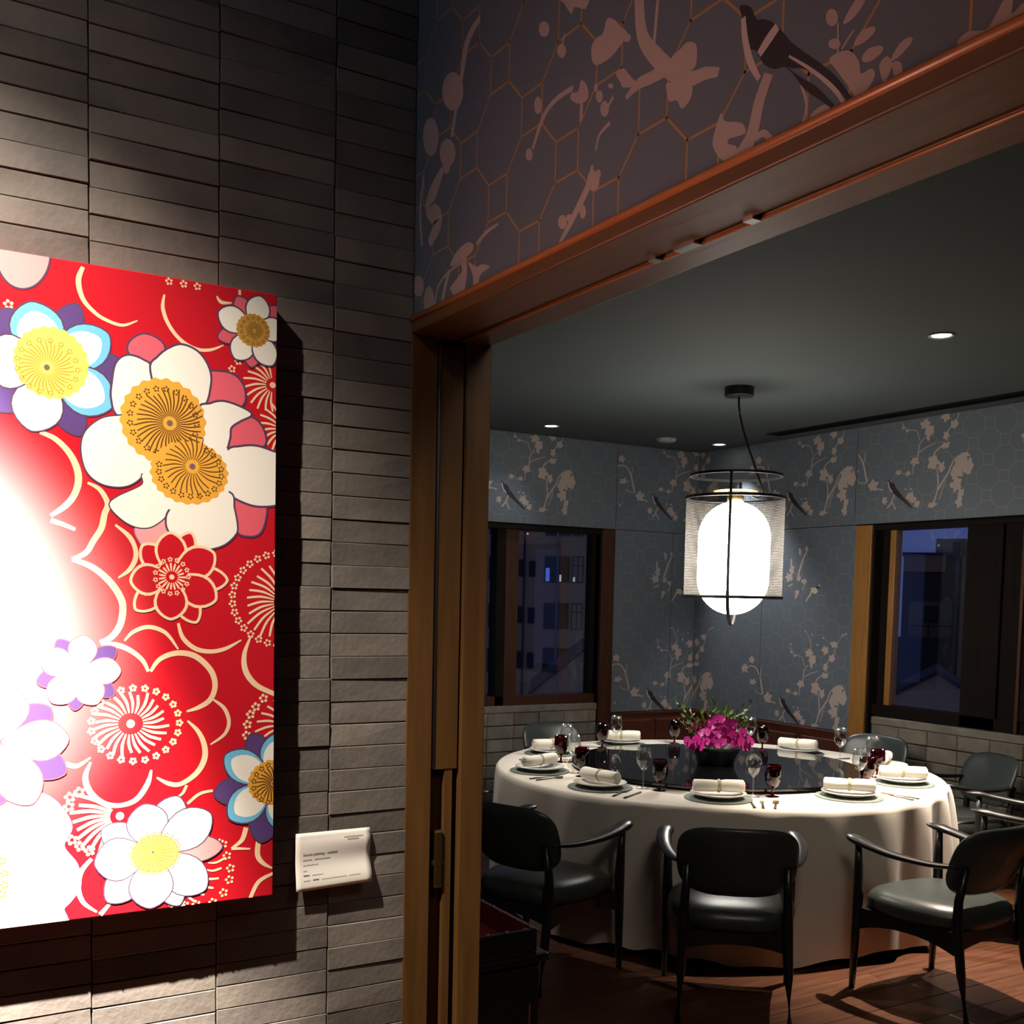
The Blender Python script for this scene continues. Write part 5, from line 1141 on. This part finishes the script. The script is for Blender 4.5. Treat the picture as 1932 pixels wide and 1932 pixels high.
for i, (u, v) in enumerate(spots+[(1310+12*k, 1385+20*(k % 2)) for k in range(8)]):
    front = i < len(spots); x = (u-1352)*PX; z = .100+(1417-v)*PX
    y_ = -(.115 if front else -.10)+.10*(z-.1)/.16*(1 if front else -1)+rnd.uniform(-.02, .02)
    nrm = Vector((x*2.2, (-1 if front else 1)*.22, .10+max(0, z-.12)*.5+rnd.uniform(-.06, .06))).normalized()
    q = nrm.to_track_quat('Z', 'Y') @ Matrix.Rotation(rnd.uniform(-.5, .5), 3, 'Z').to_quaternion()
    o = bpy.data.objects.new('bloom', bme_); col.objects.link(o); o.parent = FA; o.location = (x, y_, z); o.rotation_mode = 'QUATERNION'; o.rotation_quaternion = q; s_ = rnd.uniform(.85, 1.12); o.scale = (s_, s_, s_)
    l = bpy.data.objects.new('lip', lme); col.objects.link(l); l.parent = o
V, F = petal_mesh(.034, .0105, .2, None, 2, 4); leafme = {}
for nm in ('leaf_bright', 'leaf_mid', 'bud'):
    k = 1 if nm != 'bud' else .5
    me_ = bpy.data.meshes.new('leaf'); me_.from_pydata([(a*(k if nm == 'bud' else 1)*(.9), b_*(.6 if nm == 'bud' else 1), c) for a, b_, c in V], [], F); me_.materials.append(MATS[nm]); leafme[nm] = me_
    for p_ in me_.polygons: p_.use_smooth = True
sprigs = [((1347, 1326), 'leaf_bright', 10), ((1366, 1338), 'leaf_bright', 9), ((1376, 1352), 'leaf_bright', 8), ((1322, 1350), 'leaf_bright', 8), ((1300, 1352), 'bud', 9), ((1270, 1326), 'leaf_mid', 9), ((1278, 1366), 'bud', 9), ((1298, 1388), 'bud', 8), ((1285, 1344), 'leaf_mid', 9), ((1404, 1338), 'leaf_mid', 9), ((1412, 1364), 'leaf_mid', 9), ((1392, 1350), 'leaf_mid', 9), ((1416, 1330), 'leaf_mid', 8), ((1312, 1370), 'leaf_bright', 8), ((1340, 1350), 'leaf_mid', 8), ((1335, 1342), 'bud', 6)]
for i, ((u, v), nm, n) in enumerate(sprigs):
    tip = Vector(((u-1352)*PX, rnd.uniform(-.06, .05), .100+(1417-v)*PX)); base = Vector((tip.x*.2, 0, .08)); mid = (base+tip)/2+Vector((tip.x*.12, 0, .03))
    P = [base*(1-s)**2+mid*2*s*(1-s)+tip*s*s for s in [k/8 for k in range(9)]]
    st_ = MB().tube(P, [.0022-.0014*k/8 for k in range(9)], 5).obj('sprig', 'leaf_mid', FA, True)
    for k in range(n):
        s = .42+.58*(k+.5)/n; p_ = base*(1-s)**2+mid*2*s*(1-s)+tip*s*s; d = (tip-base).normalized()
        dr = (d*.5+Vector((rnd.uniform(-1, 1), rnd.uniform(-1, .6), rnd.uniform(-.3, .8)))).normalized()
        o = bpy.data.objects.new('leaf', leafme[nm]); col.objects.link(o); o.parent = st_; o.location = p_
        up_ = (Vector((0, -.5, 1))+Vector((rnd.uniform(-.5, .5), rnd.uniform(-.5, .5), 0))).normalized(); zc = up_-dr*up_.dot(dr); zc.normalize(); xc = dr.cross(zc)
        o.rotation_mode = 'QUATERNION'; o.rotation_quaternion = Matrix((xc, dr, zc)).transposed().to_quaternion(); s_ = rnd.uniform(.8, 1.25); o.scale = (s_, s_, s_)

# ------------------------------------------------------------------ place settings
CZ = .7478
def toward(x, y): return math.atan2(TY-y, TX-x)
mat0 = MB().lathe([(0, 0), (.160, 0), (.165, .002), (.165, .005), (.162, .0065), (0, .0065)], 48)
plate0 = MB().lathe([(0, 0), (.070, 0), (.074, .004), (.074, .008), (.112, .014), (.134, .022), (.1365, .0255), (.133, .027), (.108, .019), (.076, .0125), (0, .0115)], 48)
def mk(name, mb, m, label, cat, group, smooth=True):
    o = mb.obj(name, m, None, smooth); tag(o, label, cat, group); return o
def napkin_parts():
    t = empty('rolled_napkin')
    n = 20; V = []; F = []; xs = [-.122, -.121, -.118, -.08, -.03, .0, .03, .08, .118, .121, .122]
    for k, x in enumerate(xs):
        rr = {0: .016, 1: .028, 2: .032, 8: .032, 9: .028, 10: .016}.get(k, .0335) - (.0045 if abs(x) < .02 else 0)
        for i in range(n):
            a = 2*PI*i/n; r_ = rr*(1+.05*math.sin(2*a+k*.5)+.03*math.sin(5*a+k)); V.append((x, r_*math.cos(a), .030+r_*.93*math.sin(a)))
    for k in range(len(xs)-1):
        for i in range(n): F.append((k*n+i, k*n+(i+1) % n, (k+1)*n+(i+1) % n, (k+1)*n+i))
    F += [tuple(range(n))[::-1], tuple((len(xs)-1)*n+i for i in range(n))]
    from_py('napkin_roll', V, F, 'napkin', t, True)
    V = []; sp = []
    for s in (-1, 1):                                       # the cloth edge spiralling inside each end
        P = [(s*.1235, (.008+.020*k/20)*math.cos(.6*k), .030+(.008+.020*k/20)*.93*math.sin(.6*k)) for k in range(21)]
        MB().tube(P, .0018, 5).obj('fold_edge', 'napkin', t, True)
    MB().tube([(.0, .0315*math.cos(2*PI*i/28), .030+.0305*math.sin(2*PI*i/28)) for i in range(28)], .0035, 8, flat=(2.2, .7), closed=True).obj('napkin_ring', 'napkin_ring', t, True)
    return t
plates = []
seats = [  # x, y, napkin direction (degrees), phrase
 ((3.543, 3.974), -32, 'nearest the camera, before the middle chair'),
 ((4.176, 3.724), -47, 'in the brightest light at the front right'),
 ((4.775, 3.895), -40, 'at the right end of the table, before the rounded chair arm'),
 ((5.105, 4.305), 30, 'half hidden behind a red goblet at the far right'),
 ((5.10, 4.985), -62, 'across the table before the wood dado'),
 ((4.266, 5.750), -38, 'at the far back left behind a tall clear glass'),
 ((3.6, 5.571), -5, 'at the back left before the shiny chair back'),
 ((3.172, 5.022), 15, 'at the left tip of the table'),
 ((3.179, 4.455), -80, 'at the front left beyond the half hidden chair')]
m0 = mk('placemat', mat0, 'slate_mat', '', 'placemat', 'round grey-green placemats'); p0 = mk('plate', plate0, 'porcelain', '', 'plate', 'white plates'); n0 = tag(napkin_parts(), '', 'napkin', 'rolled napkins')
for i, ((x, y), ang, ph) in enumerate(seats):
    dd = Vector((x-TX, y-TY))
    if dd.length > 1.08: dd *= 1.08/dd.length; x, y = TX+dd.x, TY+dd.y
    ds = Vector((x-SX, y-SY))
    if ds.length < .972: ds *= .972/ds.length; x, y = SX+ds.x, SY+ds.y
    plates.append((x, y))
    for o0, z, lab, rz in ((m0, CZ, 'round green placemat '+ph, 0), (p0, CZ+.0065, 'white plate '+ph, 0), (n0, CZ+.0065+.0268, 'rolled cream napkin '+ph, math.radians(ang))):
        if i == 0: o0.location = (x, y, z); o0.rotation_euler.z = rz; o0['label'] = lab
        else: dup(o0, (x, y, z), rz, lab)
def goblet():
    t = empty('red_goblet')
    MB().lathe([(0, .0), (.033, .0), (.034, .002), (.012, .006), (.0065, .012), (.0060, .034), (.010, .042)], 24).obj('foot', 'red_glass', t, True)
    MB().lathe([(.0, .040), (.012, .042), (.027, .055), (.038, .080), (.0415, .105), (.0405, .135), (.0375, .158), (.0362, .158), (.039, .135), (.040, .105), (.0365, .081), (.026, .057), (.0, .046)], 28).obj('bowl', 'red_glass', t, True); return t
def wineglass():
    t = empty('wine_glass')
    MB().lathe([(0, .0), (.034, .0), (.035, .0015), (.010, .005), (.0042, .012), (.0038, .085), (.006, .096)], 24).obj('stem', 'clear_glass', t, True)
    MB().lathe([(0, .094), (.010, .097), (.026, .112), (.038, .138), (.0395, .155), (.036, .185), (.031, .212), (.030, .212), (.0352, .184), (.0385, .155), (.037, .139), (.025, .114), (.0, .099)], 28).obj('bowl', 'clear_glass', t, True); return t
g0 = tag(goblet(), '', 'goblet', 'red goblets'); w0 = tag(wineglass(), '', 'wine glass', 'clear wine glasses')
gob = [((3.853, 3.962), 'deep red goblet standing at the front, its foot behind three forks and knives'), ((3.419, 4.267), 'deep red goblet at the front left beside a tall clear wine glass'), ((3.287, 4.78), 'red goblet at the left behind the front left napkin'),
 ((3.464, 5.255), 'bright red goblet before the shiny grey chair back'), ((4.053, 5.668), 'red goblet before the far back left napkin'), ((4.637, 5.655), 'dark red goblet left of the orchids against the wood dado'),
 ((4.988, 5.188), 'dark red goblet right of the orchids against the wood dado'), ((4.777, 4.066), 'red goblet beside a rounded clear glass at the right end'), ((4.471, 3.925), 'glowing red goblet behind the brightest napkin')]
gpos = []
for i, ((x, y), lab) in enumerate(gob):
    d_ = Vector((x-SX, y-SY)); a_ = math.atan2(d_.y, d_.x); r_ = max(.878, d_.length)
    for k in range(40):
        aa = a_+(.012*k if k % 2 else -.012*k); x, y = SX+r_*math.cos(aa), SY+r_*math.sin(aa)
        if all(math.hypot(x-gx, y-gy) > .185 for gx, gy in plates): break
    gpos.append((x, y))
    if i == 0: g0.location = (x, y, CZ); g0['label'] = lab
    else: dup(g0, (x, y, CZ), rnd.uniform(0, 3), lab)
wg = [((3.45, 4.36), 'clear wine glass at the front left, its rim just left of a red goblet'), ((3.705, 3.95), 'clear wine glass behind the napkin nearest the camera'), ((4.111, 5.60), 'tall clear wine glass in front of the far back left napkin'),
 ((3.543, 5.267), 'clear wine glass just right of the bright red goblet at the left'), ((3.42, 4.90), 'clear wine glass behind the red goblet at the left'), ((4.99, 5.05), 'clear wine glass right of the orchids standing at the edge of the turntable'),
 ((4.38, 4.0), 'clear wine glass left of the glowing red goblet'), ((5.02, 4.57), 'clear wine glass farther back at the right, before the amber window casing'), ((4.86, 4.20), 'rounded clear wine glass at the right before a dark chair back')]
for i, ((x, y), lab) in enumerate(wg):
    d_ = Vector((x-SX, y-SY))
    a_ = math.atan2(d_.y, d_.x); r_ = max(.875, d_.length)
    for k in range(40):
        aa = a_+(.012*k if k % 2 else -.012*k); x, y = SX+r_*math.cos(aa), SY+r_*math.sin(aa)
        if all(math.hypot(x-gx, y-gy) > .086 for gx, gy in gpos) and all(math.hypot(x-gx, y-gy) > .182 for gx, gy in plates): break
    if i == 0: w0.location = (x, y, CZ); w0['label'] = lab
    else: dup(w0, (x, y, CZ), rnd.uniform(0, 3), lab)
# cutlery: local +X runs from the handle end to the working end
def cutlery(kind):
    t = empty(kind)
    MB().tube([(-.095, 0, .004), (-.06, 0, .0045), (0, 0, .004), (.035, 0, .004)], [.0055, .0052, .0036, .003], 8, flat=(1.2, .6)).obj('handle', 'dark_bronze', t, True)
    if kind == 'knife': MB().add([(.03, -.004, .003), (.095, -.008, .003), (.115, 0, .003), (.11, .004, .003), (.03, .004, .003), (.03, -.004, .005), (.095, -.008, .0045), (.115, 0, .004), (.11, .004, .005), (.03, .004, .005)], [(4, 3, 2, 1, 0), (5, 6, 7, 8, 9)]+[(i, (i+1) % 5, (i+1) % 5+5, i+5) for i in range(5)]).obj('blade', 'steel', t)
    elif kind == 'spoon': MB().lathe([(0, 0), (.008, .001), (.015, .005), (.0165, .008), (.014, .006), (0, .002)], 20).obj('bowl', 'brass', t, True).matrix_local = Matrix.Translation((.062, 0, .0)) @ Matrix.Diagonal((1.75, 1, 1, 1))
    else:
        b = MB().add([(.03, -.003, .003), (.055, -.010, .003), (.07, -.010, .003), (.07, .010, .003), (.055, .010, .003), (.03, .003, .003), (.03, -.003, .005), (.055, -.010, .0055), (.07, -.010, .0055), (.07, .010, .0055), (.055, .010, .0055), (.03, .003, .005)], [(5, 4, 3, 2, 1, 0), (6, 7, 8, 9, 10, 11)]+[(i, (i+1) % 6, (i+1) % 6+6, i+6) for i in range(6)])
        for k in range(4): b.box((.07, -.010+.0058*k, .003), (.112, -.0075+.0058*k, .0052))
        b.obj('tines', 'brass', t)
    return t
proto = {}
def lay(kind, a, b_, label):
    v = Vector((b_[0]-a[0], b_[1]-a[1])); rz = math.atan2(v.y, v.x); c = (a[0]+v.x/v.length*.098, a[1]+v.y/v.length*.098, CZ)
    if kind not in proto: o = proto[kind] = tag(cutlery(kind), label, kind, kind+'s on the tablecloth'); o.location = c; o.rotation_euler.z = rz
    else: dup(proto[kind], c, rz, label)
lay('fork', (3.555, 3.675), (3.80, 3.95), 'fork at the front, middle one of three beneath the deep red goblet'); lay('knife', (3.525, 3.70), (3.74, 3.99), 'knife at the front, left of the fork beneath the deep red goblet'); lay('spoon', (3.60, 3.645), (3.86, 3.90), 'spoon at the front, right of the fork beneath the deep red goblet')
lay('spoon', (3.085, 4.215), (3.40, 4.42), 'gold spoon at the front left, upper of two pointing at a wine glass'); lay('knife', (3.108, 4.155), (3.42, 4.33), 'knife at the front left, nearer the cloth edge than the gold spoon')
lay('knife', (4.40, 3.515), (4.385, 3.75), 'knife on the brightly lit cloth, left of its pair at the right'); lay('fork', (4.455, 3.525), (4.41, 3.75), 'fork on the brightly lit cloth, right of its pair at the right')
lay('spoon', (2.985, 4.76), (3.25, 4.80), 'spoon at the left end beside the left-tip placemat'); lay('knife', (2.975, 4.81), (3.22, 4.84), 'knife at the left end, under the edge of the left-tip placemat')
lay('knife', (3.27, 5.41), (3.50, 5.34), 'dark knife at the back left near the far cloth edge'); lay('fork', (5.22, 4.66), (5.0, 4.70), 'fork at the far right between two place settings'); lay('knife', (5.12, 4.02), (4.90, 4.20), 'knife at the right tip of the table beside a placemat')

# ------------------------------------------------------------------ side cabinet and red tray behind the door jamb
SC = tag(empty('side_cabinet', (1.455, 2.87, 0)), 'black low cabinet standing just inside the doorway behind the jamb', 'cabinet')
box('body', (-.245, -.235, .03), (.225, .40, .640), 'black_lacquer', SC, .004); box('top', (-.255, -.255, .640), (.245, .42, .664), 'black_lacquer', SC, .005); box('plinth', (-.235, -.22, 0), (.205, .39, .03), 'matte_black', SC)
box('door', (-.235, -.243, .05), (-.012, -.235, .625), 'black_lacquer', SC, .003); dr_ = box('door', (-.006, -.243, .05), (.217, -.235, .625), 'black_lacquer', SC, .003); box('handle', (.18, -.252, .30), (.186, -.243, .52), 'steel', dr_)
TRY = tag(empty('red_tray', (1.455, 2.87, .6645)), 'red lacquered tray with bright metal studs along its rim', 'tray')
b = MB(); x0, x1, y0, y1, hh, th = -.235, .205, -.25, .25, .075, .014
b.box((x0, y0, 0), (x1, y1, .008)).box((x0, y0, .008), (x0+th, y1, hh)).box((x1-th, y0, .008), (x1, y1, hh)).box((x0+th, y0, .008), (x1-th, y0+th, hh)).box((x0+th, y1-th, .008), (x1-th, y1, hh))
b.obj('tray_body', 'black_lacquer', TRY, bevel=.003)
b = MB(); t2 = th+.002
b.box((x0+th, y0+th, .008), (x1-th, y1-th, .010)).box((x0+th, y0+th, .01), (x0+t2, y1-th, hh-.004)).box((x1-t2, y0+th, .01), (x1-th, y1-th, hh-.004)).box((x0+t2, y0+th, .01), (x1-t2, y0+t2, hh-.004)).box((x0+t2, y1-t2, .01), (x1-t2, y1-th, hh-.004)).box((x0, y1-th, hh), (x1, y1, hh+.002)).box((x1-th, y0, hh), (x1, y1-th, hh+.002))
b.obj('lining', 'red_lacquer', TRY)
me_ = bpy.data.meshes.new('stud'); sb = MB().lathe([(.006, 0), (.0055, .003), (.003, .005), (0, .0056)], 10); me_.from_pydata(sb.V, [], sb.F); me_.materials.append(MATS['steel'])
for i in range(7):
    for P in ((x0+.03+i*.062, y0+th/2), (x1-th/2, y0+.04+i*.07)):
        o = bpy.data.objects.new('stud', me_); col.objects.link(o); o.parent = TRY; o.location = (*P, hh-.0005)
CD = tag(MB().box((-.07, -.05, 0), (.07, .05, .0012)).obj('menu_card', 'paper'), 'small white card lying inside the red tray', 'card'); CD.location = (1.52, 2.80, .6727); CD.rotation_euler.z = .6
